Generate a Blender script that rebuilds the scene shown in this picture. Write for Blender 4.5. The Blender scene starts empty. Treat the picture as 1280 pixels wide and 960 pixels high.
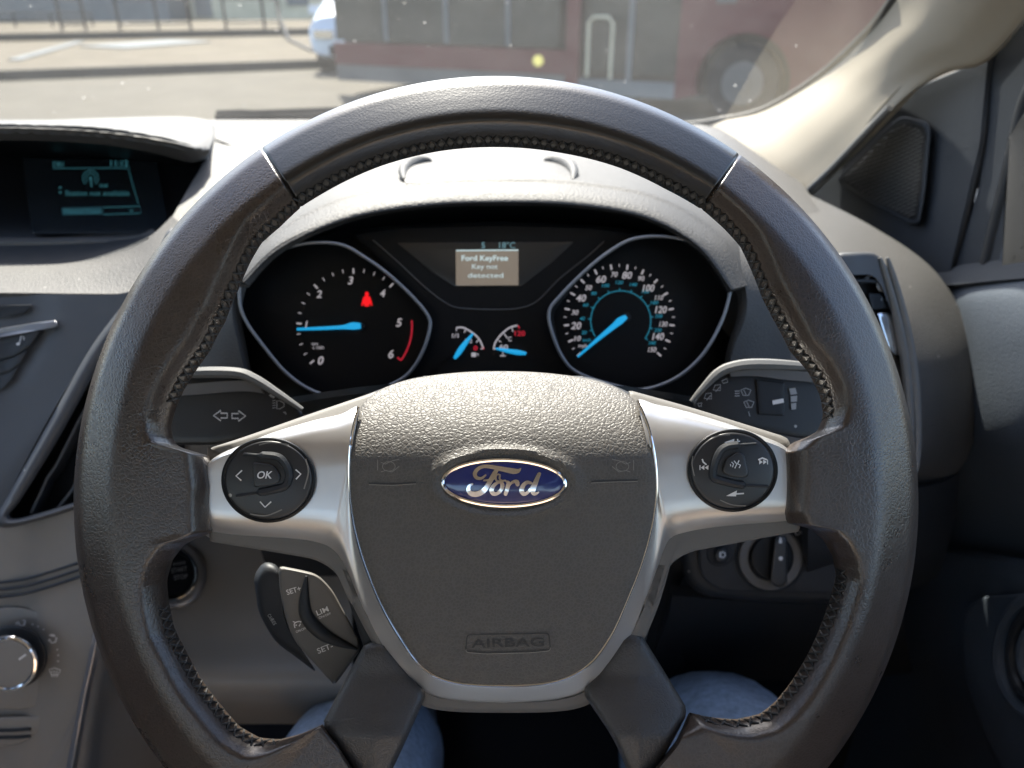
import bpy, bmesh, math, random
from mathutils import Vector, Matrix
from mathutils.geometry import tessellate_polygon
random.seed(7)
R = math.radians
SC = bpy.context.scene
COL = SC.collection
EXPOSURE = 2.3
FPX = 975.0                      # focal length in photo pixels (1280 wide)
PITCH = R(27)
EYE = Vector((0, 0, 1.40))
AX = Vector((1, 0, 0)); AU = Vector((0, math.sin(PITCH), math.cos(PITCH))); AF = Vector((0, math.cos(PITCH), -math.sin(PITCH)))

def C(px, py, d):                # point seen at (px, py) at depth d metres
    return EYE + AX*((px-640)/FPX*d) + AU*((480-py)/FPX*d) + AF*d
def G(px, py, z=0.0):            # point of the horizontal plane z under a pixel
    v = C(px, py, 1) - EYE
    return EYE + v*((z-EYE.z)/v.z)
def L(c):                        # 0-255 sRGB to linear
    return tuple((x/255/12.92 if x/255 <= .04045 else ((x/255+.055)/1.055)**2.4) for x in c)

# ------------------------------------------------------------------ materials
MATS = {}
def nt(m):
    t = m.node_tree; return t, t.nodes, t.links, t.nodes['Principled BSDF']
def mat(name, col, rough=.5, metal=0., spec=.5, grain=None, mottle=0., emit=None, coat=0., rvar=0., dirt=0., mscale=22, painted_relief=0.):
    """grain = list of (kind, scale, strength) stacked as bump; mottle = colour variation; dirt = pale specks"""
    m = bpy.data.materials.new(name); m.use_nodes = True
    t, N, K, b = nt(m)
    b.inputs['Base Color'].default_value = (*col, 1); b.inputs['Roughness'].default_value = rough
    b.inputs['Metallic'].default_value = metal; b.inputs['Specular IOR Level'].default_value = spec
    b.inputs['Coat Weight'].default_value = coat
    tc = N.new('ShaderNodeTexCoord')
    src = None
    if mottle or rvar:
        n = N.new('ShaderNodeTexNoise'); n.inputs['Scale'].default_value = mscale; n.inputs['Detail'].default_value = 7
        n.inputs['Roughness'].default_value = .7
        K.new(tc.outputs['Object'], n.inputs['Vector'])
        if mottle:
            mx = N.new('ShaderNodeMix'); mx.data_type = 'RGBA'
            mx.inputs[6].default_value = (*[c*(1-mottle) for c in col], 1); mx.inputs[7].default_value = (*[min(1, c*(1+mottle)) for c in col], 1)
            K.new(n.outputs['Fac'], mx.inputs[0]); K.new(mx.outputs[2], b.inputs['Base Color']); src = mx.outputs[2]
        if rvar:
            mr = N.new('ShaderNodeMapRange'); mr.inputs[1].default_value = .3; mr.inputs[2].default_value = .7
            mr.inputs[3].default_value = max(.05, rough-rvar); mr.inputs[4].default_value = min(1, rough+rvar)
            K.new(n.outputs['Fac'], mr.inputs[0]); K.new(mr.outputs[0], b.inputs['Roughness'])
    if dirt:
        v = N.new('ShaderNodeTexVoronoi'); v.inputs['Scale'].default_value = 95
        K.new(tc.outputs['Object'], v.inputs['Vector'])
        lt = N.new('ShaderNodeMath'); lt.operation = 'LESS_THAN'; lt.inputs[1].default_value = .085
        K.new(v.outputs['Distance'], lt.inputs[0])
        sp = N.new('ShaderNodeSeparateColor'); K.new(v.outputs['Color'], sp.inputs[0])
        g2 = N.new('ShaderNodeMath'); g2.operation = 'GREATER_THAN'; g2.inputs[1].default_value = 1-dirt
        K.new(sp.outputs[0], g2.inputs[0])
        mu = N.new('ShaderNodeMath'); mu.operation = 'MULTIPLY'; K.new(lt.outputs[0], mu.inputs[0]); K.new(g2.outputs[0], mu.inputs[1])
        mx2 = N.new('ShaderNodeMix'); mx2.data_type = 'RGBA'; mx2.inputs[7].default_value = (.32, .31, .29, 1)
        if src: K.new(src, mx2.inputs[6])
        else: mx2.inputs[6].default_value = (*col, 1)
        K.new(mu.outputs[0], mx2.inputs[0]); K.new(mx2.outputs[2], b.inputs['Base Color'])
    prev = first = None
    for kind, sc, st in (grain or []):
        if kind == 'noise':
            n = N.new('ShaderNodeTexNoise'); n.inputs['Scale'].default_value = sc; n.inputs['Detail'].default_value = 3; o = n.outputs['Fac']
        elif kind == 'cell':
            n = N.new('ShaderNodeTexVoronoi'); n.feature = 'SMOOTH_F1'; n.inputs['Scale'].default_value = sc; o = n.outputs['Distance']
        elif kind == 'crease':
            n = N.new('ShaderNodeTexVoronoi'); n.feature = 'DISTANCE_TO_EDGE'; n.inputs['Scale'].default_value = sc; o = n.outputs['Distance']
            w = N.new('ShaderNodeTexNoise'); w.inputs['Scale'].default_value = sc*.6; w.inputs['Detail'].default_value = 2
            K.new(tc.outputs['Object'], w.inputs['Vector'])
            ad = N.new('ShaderNodeVectorMath'); ad.operation = 'MULTIPLY_ADD'; ad.inputs[1].default_value = (1.2/sc,)*3
            K.new(w.outputs['Color'], ad.inputs[0]); K.new(tc.outputs['Object'], ad.inputs[2])
            mn = N.new('ShaderNodeMath'); mn.operation = 'MINIMUM'; mn.inputs[1].default_value = .22
            K.new(ad.outputs[0], n.inputs['Vector']); K.new(o, mn.inputs[0]); o = mn.outputs[0]
        elif kind == 'weave':
            n = N.new('ShaderNodeTexWave'); n.inputs['Scale'].default_value = sc; n.inputs['Distortion'].default_value = 2; o = n.outputs['Fac']
        if not n.inputs['Vector'].is_linked: K.new(tc.outputs['Object'], n.inputs['Vector'])
        bp = N.new('ShaderNodeBump'); bp.inputs['Strength'].default_value = st; bp.inputs['Distance'].default_value = .35/sc
        K.new(o, bp.inputs['Height'])
        if prev: K.new(prev, bp.inputs['Normal'])
        prev = bp.outputs['Normal']; first = first or o
    if painted_relief and grain:           # grain relief painted pale into the base colour of the creases
        mr = N.new('ShaderNodeMapRange'); mr.inputs[1].default_value = 0; mr.inputs[2].default_value = .2; mr.inputs[3].default_value = painted_relief; mr.inputs[4].default_value = 0
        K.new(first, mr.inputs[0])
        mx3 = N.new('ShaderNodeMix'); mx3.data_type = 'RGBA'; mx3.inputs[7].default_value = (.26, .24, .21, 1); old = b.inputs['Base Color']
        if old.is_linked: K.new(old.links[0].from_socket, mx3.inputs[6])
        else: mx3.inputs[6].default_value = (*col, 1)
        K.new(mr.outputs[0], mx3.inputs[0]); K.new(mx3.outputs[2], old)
    if prev: K.new(prev, b.inputs['Normal'])
    if emit:
        b.inputs['Emission Color'].default_value = (*emit, 1); b.inputs['Emission Strength'].default_value = 1/2**EXPOSURE
    MATS[name] = m; return m

LEATHER_GRIP = mat('leather_grip', (.030, .0205, .0155), .31, spec=.66, grain=[('crease', 560, .34), ('noise', 1500, .06)], mottle=.3, rvar=.08, painted_relief=.05)  # brown base colour stands in for warm reflections on the leather
LEATHER_TOP = mat('leather_top', (.009, .0078, .007), .30, spec=.66, grain=[('cell', 1000, .16)], mottle=.2)
PAD = mat('airbag_vinyl', (.070, .063, .055), .50, spec=.36, grain=[('crease', 560, 1.0), ('noise', 1500, .12)], mottle=.15, dirt=.07, painted_relief=.08)
SPOKE_VINYL = mat('spoke_vinyl', (.036, .033, .031), .40, grain=[('crease', 600, .6)], mottle=.2)
DASH = mat('dash_soft_plastic', (.056, .054, .052), .58, spec=.3, grain=[('crease', 400, .8), ('noise', 700, .3)], mottle=.12, dirt=.05)
PANEL = mat('grey_hard_plastic', (.105, .098, .090), .55, spec=.35, grain=[('noise', 1400, .25)], mottle=.08, dirt=.10)
STACK = mat('slate_stack_plastic', (.060, .062, .066), .5, spec=.35, grain=[('noise', 1400, .25)], mottle=.1, dirt=.14)
DASH_FINE = mat('fine_dash_plastic', (.056, .054, .052), .6, spec=.3, grain=[('noise', 900, .15)], mottle=.12)
PANEL_LOW = mat('lower_console_paint', (.20, .187, .17), .42, spec=.4, grain=[('noise', 1400, .2)], mottle=.08, dirt=.10)  # silver-grey console paint; pale tone also stands in for sunlight on the knee panel
PANEL_DARK = mat('dark_hard_plastic', (.018, .0195, .022), .5, spec=.3, grain=[('noise', 1100, .25)], mottle=.12, dirt=.05)
BLACK = mat('black_plastic', (.006, .0065, .0075), .4, spec=.22, grain=[('noise', 900, .08)])
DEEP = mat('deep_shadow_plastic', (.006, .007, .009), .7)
DOORMAT = mat('door_plastic', (.054, .065, .080), .66, spec=.22, grain=[('crease', 420, .7)], mottle=.12)
SILVER = mat('satin_silver_paint', (.57, .555, .54), .31, metal=.8, rvar=.02)
CHROME = mat('bright_chrome', (.85, .85, .86), .12, metal=1.)
SATIN = mat('satin_grey_trim', (.24, .24, .25), .35, metal=.6)
BUTTON = mat('button_plastic', (.017, .017, .018), .38, grain=[('noise', 1600, .1)], dirt=.15)
GREYTRIM = mat('grey_trim_plastic', (.11, .107, .10), .5, grain=[('noise', 1200, .15)], mottle=.1)
STITCH = mat('black_thread', (.012, .0115, .011), .7, grain=[('noise', 2500, .5)])
BEIGE = mat('beige_pillar_trim', (.25, .222, .175), .65, spec=.25, grain=[('noise', 1100, .12)], mottle=.05)
HEADLINER = mat('beige_headliner_cloth', (.78, .68, .54), .9, grain=[('noise', 600, .3)])
DENIM = mat('blue_denim', (.33, .41, .53), .9, grain=[('weave', 420, .6), ('noise', 500, .6)], mottle=.8, mscale=130)
CARPET = mat('dark_carpet', (.012, .012, .014), .95, grain=[('noise', 300, .8)])
BLUE = mat('badge_blue_enamel', (.012, .022, .12), .16, coat=.6)
INK = mat('white_print', (.62, .61, .60), .5)
INK_DIM = mat('grey_print', (.28, .28, .28), .5)
EMBOSS = mat('embossed_dark', (.012, .012, .012), .5)
EMBOSS_HI = mat('relief_highlight_paint', (.17, .155, .135), .4)  # pale lines painted as the light on moulded edges, no real relief
DIALTXT = mat('lit_dial_print', (.3, .3, .3), .5, emit=[x*.62 for x in L((190, 182, 186))])
TEALTXT = mat('lit_teal_print', (.02, .1, .12), .5, emit=[x*.8 for x in L((30, 125, 150))])
NEEDLE = mat('lit_blue_needle', (.02, .25, .4), .4, emit=L((24, 150, 205)))
REDLIT = mat('lit_red_warning', (.4, .01, .01), .4, emit=L((245, 20, 30)))
REDTXT = mat('lit_red_print', (.3, .01, .02), .4, emit=L((165, 28, 45)))
LCD = mat('grey_lcd', (.10, .095, .085), .25, emit=L((118, 106, 92)), mottle=.3)
LCDTXT = mat('lcd_pale_print', (.3, .35, .36), .4, emit=L((176, 196, 196)))
LCDTXT2 = mat('lcd_dim_print', (.1, .15, .16), .4, emit=L((96, 132, 140)))
SCREENTXT = mat('teal_screen_print', (.02, .07, .08), .4, emit=L((44, 92, 100)))
SCREENBAR = mat('teal_screen_bar', (.01, .03, .035), .4, emit=L((24, 52, 60)))
SCREEN = mat('dark_screen_glass', (.012, .015, .018), .15)
TRAPEZE = mat('brown_display_mask', (.030, .026, .022), .3)

# ------------------------------------------------------------------ objects
def tag(o, label=None, cat=None, group=None, kind=None):
    for k, v in (('label', label), ('category', cat), ('group', group), ('kind', kind)):
        if v: o[k] = v
    return o
def thing(name, loc, label, cat, group=None):
    o = bpy.data.objects.new(name, None); COL.objects.link(o); o.empty_display_size = .05
    o.location = loc; tag(o, label, cat, group); return o
def wpos(o):
    p = Vector((0, 0, 0))
    while o: p += o.location; o = o.parent
    return p

class MB:
    def __init__(s): s.v = []; s.f = []; s.mi = []
    def add(s, vs, fs, mi=0):
        k = len(s.v); s.v += [Vector(v) for v in vs]; s.f += [tuple(i+k for i in f) for f in fs]; s.mi += [mi]*len(fs); return s
    def grid(s, rows, closed_u=False, closed_v=False, mi=0):
        m, n = len(rows), len(rows[0]); fs = []
        for i in range(m if closed_v else m-1):
            for j in range(n if closed_u else n-1):
                a, b = i, (i+1) % m; c, d = j, (j+1) % n
                fs.append((a*n+c, a*n+d, b*n+d, b*n+c))
        return s.add([p for r in rows for p in r], fs, mi)
    def box(s, c, sx, sy, sz, ax=None, mi=0):
        X, Y, Z = ax or (Vector((1, 0, 0)), Vector((0, 1, 0)), Vector((0, 0, 1))); c = Vector(c)
        vs = [c+X*(sx/2*a)+Y*(sy/2*b)+Z*(sz/2*e) for a in (-1, 1) for b in (-1, 1) for e in (-1, 1)]
        return s.add(vs, [(0, 1, 3, 2), (4, 6, 7, 5), (0, 4, 5, 1), (2, 3, 7, 6), (0, 2, 6, 4), (1, 5, 7, 3)], mi)
    def tube(s, pts, r, n=10, closed=False, caps=True, mi=0):
        pts = [Vector(p) for p in pts]; m = len(pts); rows = []; up = None
        for i, p in enumerate(pts):
            if closed: t = pts[(i+1) % m]-pts[i-1]
            else: t = pts[min(i+1, m-1)]-pts[max(i-1, 0)]
            t.normalize()
            if up is None:
                up = Vector((0, 0, 1)) if abs(t.z) < .9 else Vector((0, 1, 0))
            a = (up - t*up.dot(t)); a.normalize(); up = a; b = t.cross(a)
            rr = r[i] if isinstance(r, (list, tuple)) else r
            rows.append([p+(a*math.cos(2*math.pi*k/n)+b*math.sin(2*math.pi*k/n))*rr for k in range(n)])
        k0 = len(s.v); s.grid(rows, True, closed, mi)
        if not closed and caps:
            s.f.append(tuple(k0+k for k in range(n))[::-1]); s.f.append(tuple(k0+(m-1)*n+k for k in range(n))); s.mi += [mi, mi]
        return s
    def build(s, name, m, parent=None, sharp=38, loc=None):
        me = bpy.data.meshes.new(name)
        if parent is not None: org = wpos(parent)
        elif loc is not None: org = Vector(loc)
        else:
            lo = [min(v[i] for v in s.v) for i in range(3)]; hi = [max(v[i] for v in s.v) for i in range(3)]
            org = Vector(((lo[0]+hi[0])/2, (lo[1]+hi[1])/2, lo[2]))
        me.from_pydata([v-org for v in s.v], [], s.f)
        for x in (m if isinstance(m, (list, tuple)) else [m]): me.materials.append(x)
        me.polygons.foreach_set('material_index', s.mi)
        bm = bmesh.new(); bm.from_mesh(me)
        bmesh.ops.remove_doubles(bm, verts=bm.verts, dist=2e-6)
        bmesh.ops.recalc_face_normals(bm, faces=bm.faces); bm.to_mesh(me); bm.free()
        me.polygons.foreach_set('use_smooth', [True]*len(me.polygons)); me.set_sharp_from_angle(angle=R(sharp)); me.update()
        o = bpy.data.objects.new(name, me); COL.objects.link(o)
        if parent is not None: o.parent = parent
        else: o.location = org
        return o

# ------------------------------------------------------------------ curve and surface tools
def cat(pts, n, closed=False):
    """n points spaced evenly along a Catmull-Rom curve through pts (tuples of any length)"""
    m = len(pts); out = []; seg = m if closed else m-1
    P = lambda i: pts[i % m] if closed else pts[max(0, min(m-1, i))]
    for i in range(seg):
        a, b, c, d = P(i-1), P(i), P(i+1), P(i+2)
        for k in range(16):
            t = k/16
            out.append(tuple(.5*(2*b[j]+(c[j]-a[j])*t+(2*a[j]-5*b[j]+4*c[j]-d[j])*t*t+(3*b[j]-a[j]-3*c[j]+d[j])*t**3) for j in range(len(b))))
    out.append(tuple(pts[0] if closed else pts[-1]))
    return even(out, n, closed)
def even(out, n, closed=False):
    ds = [0]
    for a, b in zip(out, out[1:]): ds.append(ds[-1]+math.dist(a[:2], b[:2])+1e-9)
    res = []; k = 0; N = n if closed else n-1
    for i in range(n):
        x = ds[-1]*i/N
        while k < len(ds)-2 and ds[k+1] < x: k += 1
        t = (x-ds[k])/(ds[k+1]-ds[k]); t = max(0, min(1, t))
        res.append(tuple(a+(b-a)*t for a, b in zip(out[k], out[k+1])))
    return res
def poly(pts, n, closed=True):       # straight-edged outline sampled evenly, corners slightly rounded by the caller
    return even(list(pts)+([pts[0]] if closed else []), n, closed)
def rounded(pts, r, k=5):            # polygon with rounded corners (px)
    out = []; m = len(pts)
    for i in range(m):
        a, b, c = Vector(pts[i-1][:2]), Vector(pts[i][:2]), Vector(pts[(i+1) % m][:2])
        rr = r[i] if isinstance(r, (list, tuple)) else r
        u = (a-b); v = (c-b); rr = min(rr, u.length*.45, v.length*.45); u.normalize(); v.normalize()
        p, q = b+u*rr, b+v*rr
        for j in range(k+1):
            t = j/k; w = p*(1-t)**2+b*2*t*(1-t)+q*t*t; out.append((w.x, w.y))
    return out
def ell(cx, cy, a, b, n=48, rot=0):
    c, s = math.cos(R(rot)), math.sin(R(rot))
    return [(cx+a*math.cos(2*math.pi*k/n)*c-b*math.sin(2*math.pi*k/n)*s, cy+a*math.cos(2*math.pi*k/n)*s+b*math.sin(2*math.pi*k/n)*c) for k in range(n)]
def loft(curves, nu=40, nv=24, thick=.004, mi=0):
    """surface through curves of (px, py, d); returns an MB with a real thickness behind the front"""
    rs = [cat(c, nu) for c in curves]
    cols = [cat([r[j] for r in rs], nv) if len(rs) > 2 else [tuple(a+(b-a)*i/(nv-1) for a, b in zip(rs[0][j], rs[1][j])) for i in range(nv)] for j in range(nu)]
    rows = [[C(*cols[j][i]) for j in range(nu)] for i in range(nv)]
    return shell(rows, thick, mi)
def shell(rows, thick, mi=0):
    m, n = len(rows), len(rows[0]); back = []
    for i in range(m):
        r = []
        for j in range(n):
            du = rows[i][min(j+1, n-1)]-rows[i][max(j-1, 0)]; dv = rows[min(i+1, m-1)][j]-rows[max(i-1, 0)][j]
            nn = du.cross(dv)
            if nn.length < 1e-12: nn = -AF.copy()
            nn.normalize()
            if nn.dot(rows[i][j]-EYE) < 0: nn = -nn
            r.append(rows[i][j]+nn*thick)
        back.append(r)
    mb = MB(); mb.grid(rows, mi=mi); mb.grid(back, mi=mi)
    for edge in ([(0, j) for j in range(n)], [(m-1, j) for j in range(n)], [(i, 0) for i in range(m)], [(i, n-1) for i in range(m)]):
        mb.grid([[rows[i][j] for i, j in edge], [back[i][j] for i, j in edge]], mi=mi)
    return mb
def slab(outline, dfn, thick, bevel=2.0, drop=None, center=None, rings=10, dome=None, mb=None, mi=0, hole=None):
    """plate with a rounded rim: outline px points, front depth dfn(px,py) (or a number), thickness in metres.
    dome(s) adds depth as the ring scale s runs from 1 (edge) to 0 (centre); hole = 0..1 leaves the middle open"""
    f = dfn if callable(dfn) else (lambda x, y: dfn)
    n = len(outline); cx, cy = center or (sum(p[0] for p in outline)/n, sum(p[1] for p in outline)/n)
    size = sum(math.dist(p, (cx, cy)) for p in outline)/n
    drop = drop if drop is not None else bevel*f(cx, cy)/FPX
    ins = bevel/size; mb = mb or MB(); rows = []
    rows.append([C(x, y, f(x, y)+thick) for x, y in outline])
    for k in range(5):
        a = k/4*math.pi/2; sc = 1-ins*(1-math.cos(a)); dz = drop*(1-math.sin(a))
        pts = [(cx+(x-cx)*sc, cy+(y-cy)*sc) for x, y in outline]
        rows.append([C(x, y, f(x, y)+dz+(dome(sc) if dome else 0)) for x, y in pts])
    lo = hole or 0
    for k in range(1, rings+1):
        sc = (1-ins)*(1-k/rings)+lo*(k/rings)
        if sc < 1e-6: sc = 1e-4
        pts = [(cx+(x-cx)*sc, cy+(y-cy)*sc) for x, y in outline]
        rows.append([C(x, y, f(x, y)+(dome(sc) if dome else 0)) for x, y in pts])
    if hole: rows.append([C(cx+(x-cx)*lo, cy+(y-cy)*lo, f(x, y)+thick) for x, y in outline])
    k0 = len(mb.v); mb.grid(rows, True, bool(hole), mi)
    if not hole:
        mb.f.append(tuple(k0+i for i in range(n))); mb.mi.append(mi)
        mb.f.append(tuple(k0+(len(rows)-1)*n+i for i in range(n))[::-1]); mb.mi.append(mi)
    return mb
def ringtube(outline, d, r, n=8, mb=None, mi=0):
    f = d if callable(d) else (lambda x, y: d)
    mb = mb or MB(); return mb.tube([C(x, y, f(x, y)) for x, y in outline], r, n, closed=True, mi=mi)

# ------------------------------------------------------------------ printed marks, draped on a surface
GLY = {}
def glyph(sx, bold=0.):
    if (sx, bold) in GLY: return GLY[sx, bold]
    cu = bpy.data.curves.new('lettering', 'FONT'); cu.body = sx; cu.size = 1; cu.offset = bold; cu.resolution_u = 3
    o = bpy.data.objects.new('lettering', cu); COL.objects.link(o); bpy.context.view_layer.update()
    me = o.evaluated_get(bpy.context.evaluated_depsgraph_get()).to_mesh()
    vs = [(v.co.x, v.co.y) for v in me.vertices]; fs = [tuple(p.vertices) for p in me.polygons]
    bpy.data.objects.remove(o); bpy.data.curves.remove(cu)
    GLY[sx, bold] = (vs, fs); return vs, fs
class Marks:
    def __init__(s): s.v = []; s.f = []
    def add(s, vs, fs):
        k = len(s.v); s.v += vs; s.f += [tuple(i+k for i in f) for f in fs]; return s
    def poly(s, pts):
        tri = tessellate_polygon([[Vector((x, y, 0)) for x, y in pts]]); return s.add([tuple(p) for p in pts], [tuple(t) for t in tri])
    def line(s, pts, w, closed=False):
        m = len(pts); vs = []; fs = []
        for i, p in enumerate(pts):
            a = pts[(i-1) % m] if closed or i > 0 else p; b = pts[(i+1) % m] if closed or i < m-1 else p
            tx, ty = b[0]-a[0], b[1]-a[1]; q = math.hypot(tx, ty) or 1
            ww = (w[i] if isinstance(w, (list, tuple)) else w)/2
            vs += [(p[0]-ty/q*ww, p[1]+tx/q*ww), (p[0]+ty/q*ww, p[1]-tx/q*ww)]
        for i in range(m if closed else m-1):
            j = (i+1) % m; fs.append((2*i, 2*i+1, 2*j+1, 2*j))
        return s.add(vs, fs)
    def dot(s, x, y, r, ry=None): return s.poly(ell(x, y, r, ry or r, 14))
    def rline(s, pts, w):
        s.line(pts, w)
        for p, ww in ((pts[0], w[0] if isinstance(w, list) else w), (pts[-1], w[-1] if isinstance(w, list) else w)): s.dot(p[0], p[1], ww/2)
        return s
    def text(s, t, x, y, h, rot=0, shear=0., wide=1., bold=0., fit=None):
        vs, fs = glyph(t, bold); sc = h/.70
        x0 = min(v[0] for v in vs); x1 = max(v[0] for v in vs); y0, y1 = 0, .70
        if fit: wide = fit/((x1-x0)*sc)
        c, sn = math.cos(R(rot)), math.sin(R(rot)); out = []
        for vx, vy in vs:
            a = (vx-(x0+x1)/2)*sc*wide; b = (vy-(y0+y1)/2)*sc; a += b*shear
            out.append((x+a*c-b*sn, y-(a*sn+b*c)))
        return s.add(out, fs)
    def build(s, name, dfn, m, parent, lift=.0004, thick=.00025):
        f = dfn if callable(dfn) else (lambda x, y: dfn)
        n = len(s.v); vs = [C(x, y, f(x, y)-lift) for x, y in s.v]
        mb = MB(); mb.add(vs, s.f); return mb.build(name, m, parent)
# =================================================================== STEERING WHEEL
WHEEL_LABEL = 'worn black leather steering wheel with silver spokes and blue oval badge on its hub'
wheel = thing('steering_wheel', C(620, 629, .37), WHEEL_LABEL, 'steering wheel')
RC = (620, 629); RA, RB, RD = 528, 534, .350
INNER = [(620, 184), (550, 189), (475, 208), (400, 244), (379, 257), (350, 284), (327, 304), (313, 328), (300, 358), (282, 402), (262, 440), (244, 465), (230, 488), (220, 510),
         (214, 533), (216, 549), (224, 559), (240, 564), (262, 569), (266, 610), (266, 664), (255, 671), (240, 675), (228, 684), (216, 700), (209, 725), (211, 750), (218, 785), (232, 812),
         (250, 846), (273, 877), (300, 908), (325, 922), (350, 924), (377, 917), (403, 905), (424, 930), (460, 985), (520, 1030), (620, 1042),
         (720, 1030), (790, 985), (845, 926), (861, 890), (885, 896), (920, 899), (950, 892), (969, 877), (987, 855), (1010, 817), (1032, 765), (1045, 720),
         (1040, 694), (1029, 675), (1012, 660), (985, 655), (978, 640), (978, 566), (990, 553), (1006, 548), (1021, 540), (1029, 521), (1025, 495), (1010, 465), (987, 439), (965, 397), (952, 372), (941, 343),
         (925, 308), (905, 286), (880, 264), (831, 236), (775, 210), (700, 191)]
def polar(p): return (math.atan2(RC[1]-p[1], p[0]-RC[0]) % (2*math.pi), math.hypot(p[0]-RC[0], p[1]-RC[1]))
ip = [polar(p) for p in INNER]; k0 = min(range(len(ip)), key=lambda i: ip[i][0]); ip = ip[k0:]+ip[:k0]
for i in range(1, len(ip)):
    if ip[i][0] <= ip[i-1][0]+.0006: ip[i] = (ip[i-1][0]+.0006, ip[i][1])
def rin(th):
    th %= 2*math.pi; n = len(ip)
    i = next((k for k in range(n) if ip[k][0] > th), n)
    a = ip[i-1] if i > 0 else (ip[-1][0]-2*math.pi, ip[-1][1]); b = ip[i] if i < n else (ip[0][0]+2*math.pi, ip[0][1])
    t = (th-a[0])/(b[0]-a[0]); return a[1]+(b[1]-a[1])*t
def rout(th): return 1/math.sqrt((math.cos(th)/RA)**2+(math.sin(th)/RB)**2)
ths = []
th = 0.
while th < 2*math.pi-1e-6:
    dg = math.degrees(th)
    ths.append(th); fine = any(abs((dg-c+180) % 360-180) < w for c, w in ((170, 2.5), (187, 4), (9.5, 5), (354, 5), (123.4, 1.2), (55.1, 1.2)))
    th += R(.12 if fine else .6)
rr_ = [rin(t) for t in ths]
def smooth_at(i):           # average of the inner radius over a small arc
    n = len(ths); acc = wsum = 0
    for k in range(-9, 10):
        d = (ths[(i+k) % n]-ths[i]+math.pi) % (2*math.pi)-math.pi
        w = math.exp(-(d/R(.28))**2); acc += rr_[(i+k) % n]*w; wsum += w
    return acc/wsum
SEAMS = (R(123.4), R(55.1))
RIM = {}
def tab(x, t):
    for (x0, y0), (x1, y1) in zip(t, t[1:]):
        if x <= x1: return y0+(y1-y0)*max(0, (x-x0)/(x1-x0))
    return t[-1][1]
def fine_tab(t, w=3.):       # table blurred so that its corners are soft
    out = []
    for k in range(0, 81):
        if k == 0: out.append((0, 0.)); continue
        acc = ws = 0
        for q in range(-6, 7):
            g = math.exp(-(q/3)**2); x = k+q*w/3
            acc += g*(tab(x, t) if x > 0 else -tab(-x, t)); ws += g
        out.append((k, acc/ws))
    return out
F_OUT = fine_tab([(0, 0), (3, .26), (8, .47), (26, .74), (43, .965), (52, 1), (99, 1)])
F_IN = fine_tab([(0, 0), (3, .26), (8, .46), (20, .74), (33, .975), (40, 1), (99, 1)])
def lut(t, x): x = min(max(x, 0), 79.99); k = int(x); return t[k][1]+(t[k+1][1]-t[k][1])*(x-k)
def rim_front(u, v, T, rv=38):      # height of the front face: u, v = px from outer and inner edges
    return T*lut(F_OUT, u)*(lut(F_IN, v*38/rv))
NF, NB = 40, 12
rows = []
for i, t in enumerate(ths):
    ro, ri = rout(t), smooth_at(i); w = ro-ri
    seam = sum(math.exp(-((((t-s+math.pi) % (2*math.pi))-math.pi)/R(.20))**2) for s in SEAMS)
    T = .0155*(1-.10*seam); flange = max(0, min(1, (w-140)/120))
    row = []
    for k in range(NF+1):
        s = .5-.5*math.cos(math.pi*k/NF); u, v = s*w, (1-s)*w
        h = rim_front(u, v, T, 38-33*max(flange, min(1, max(0, (math.sin(t-math.pi)-math.sin(R(46)))/.06)) if t > math.pi else 0))
        h *= 1-flange*.56*max(0, min(1, (u-85)/110))
        rad = ro-u-(.0016*FPX/RD)*seam*(1-s if s < .5 else -s)*.3
        row.append((rad, RD-h))
    for k in range(1, NB):
        s = .5+.5*math.cos(math.pi*k/NB); u, v = s*w, (1-s)*w
        h = rim_front(u, v, .0155)*(1-flange*.5*max(0, min(1, (u-85)/110)))
        row.append((ro-u, RD+h))
    rows.append([C(RC[0]+q*math.cos(t), RC[1]-q*math.sin(t), d) for q, d in row])
    RIM[round(math.degrees(t), 2)] = (ro, ri)
mb = MB(); mb.grid(rows, True, True)
nrow = NF+NB
for i in range(len(ths)):
    g = math.degrees(ths[i]); top = 55.1 < g < 123.4
    if top:
        for j in range(nrow): mb.mi[i*nrow+j] = 1
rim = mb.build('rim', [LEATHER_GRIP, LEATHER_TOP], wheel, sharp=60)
# stitching along the inner edge: crossed diagonal threads
mb = MB(); a = 0.
def rimpt(t, v, extra=.0006):
    ro, ri = rout(t), rin(t); w = ro-ri
    return C(RC[0]+(ri+v)*math.cos(t), RC[1]-(ri+v)*math.sin(t), RD-rim_front(w-v, v, .0155)-extra)
def stitch_ok(g): return not (163 < g < 196 or 228 < g < 312 or g > 349 or g < 14)
while a < 360:
    st = 57.3*11.5/rin(R(a))
    if stitch_ok(a):
        t1, t2 = R(a), R(a+st*.8)
        for v1, v2 in ((1.0, 14), (14, 1.0)):
            j = [random.uniform(-1.5, 1.5) for _ in range(2)]
            mb.tube([rimpt(t1, v1+max(0, j[0]), .0000), rimpt(t1*.6+t2*.4, v1*.6+v2*.4, .0008), rimpt(t1*.4+t2*.6, v1*.4+v2*.6, .0010), rimpt(t2, v2+max(0, j[1]), .0000)], [.0004, .00064, .00064, .0004], 6)
    a += st
mb.build('stitching', STITCH, rim)
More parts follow.
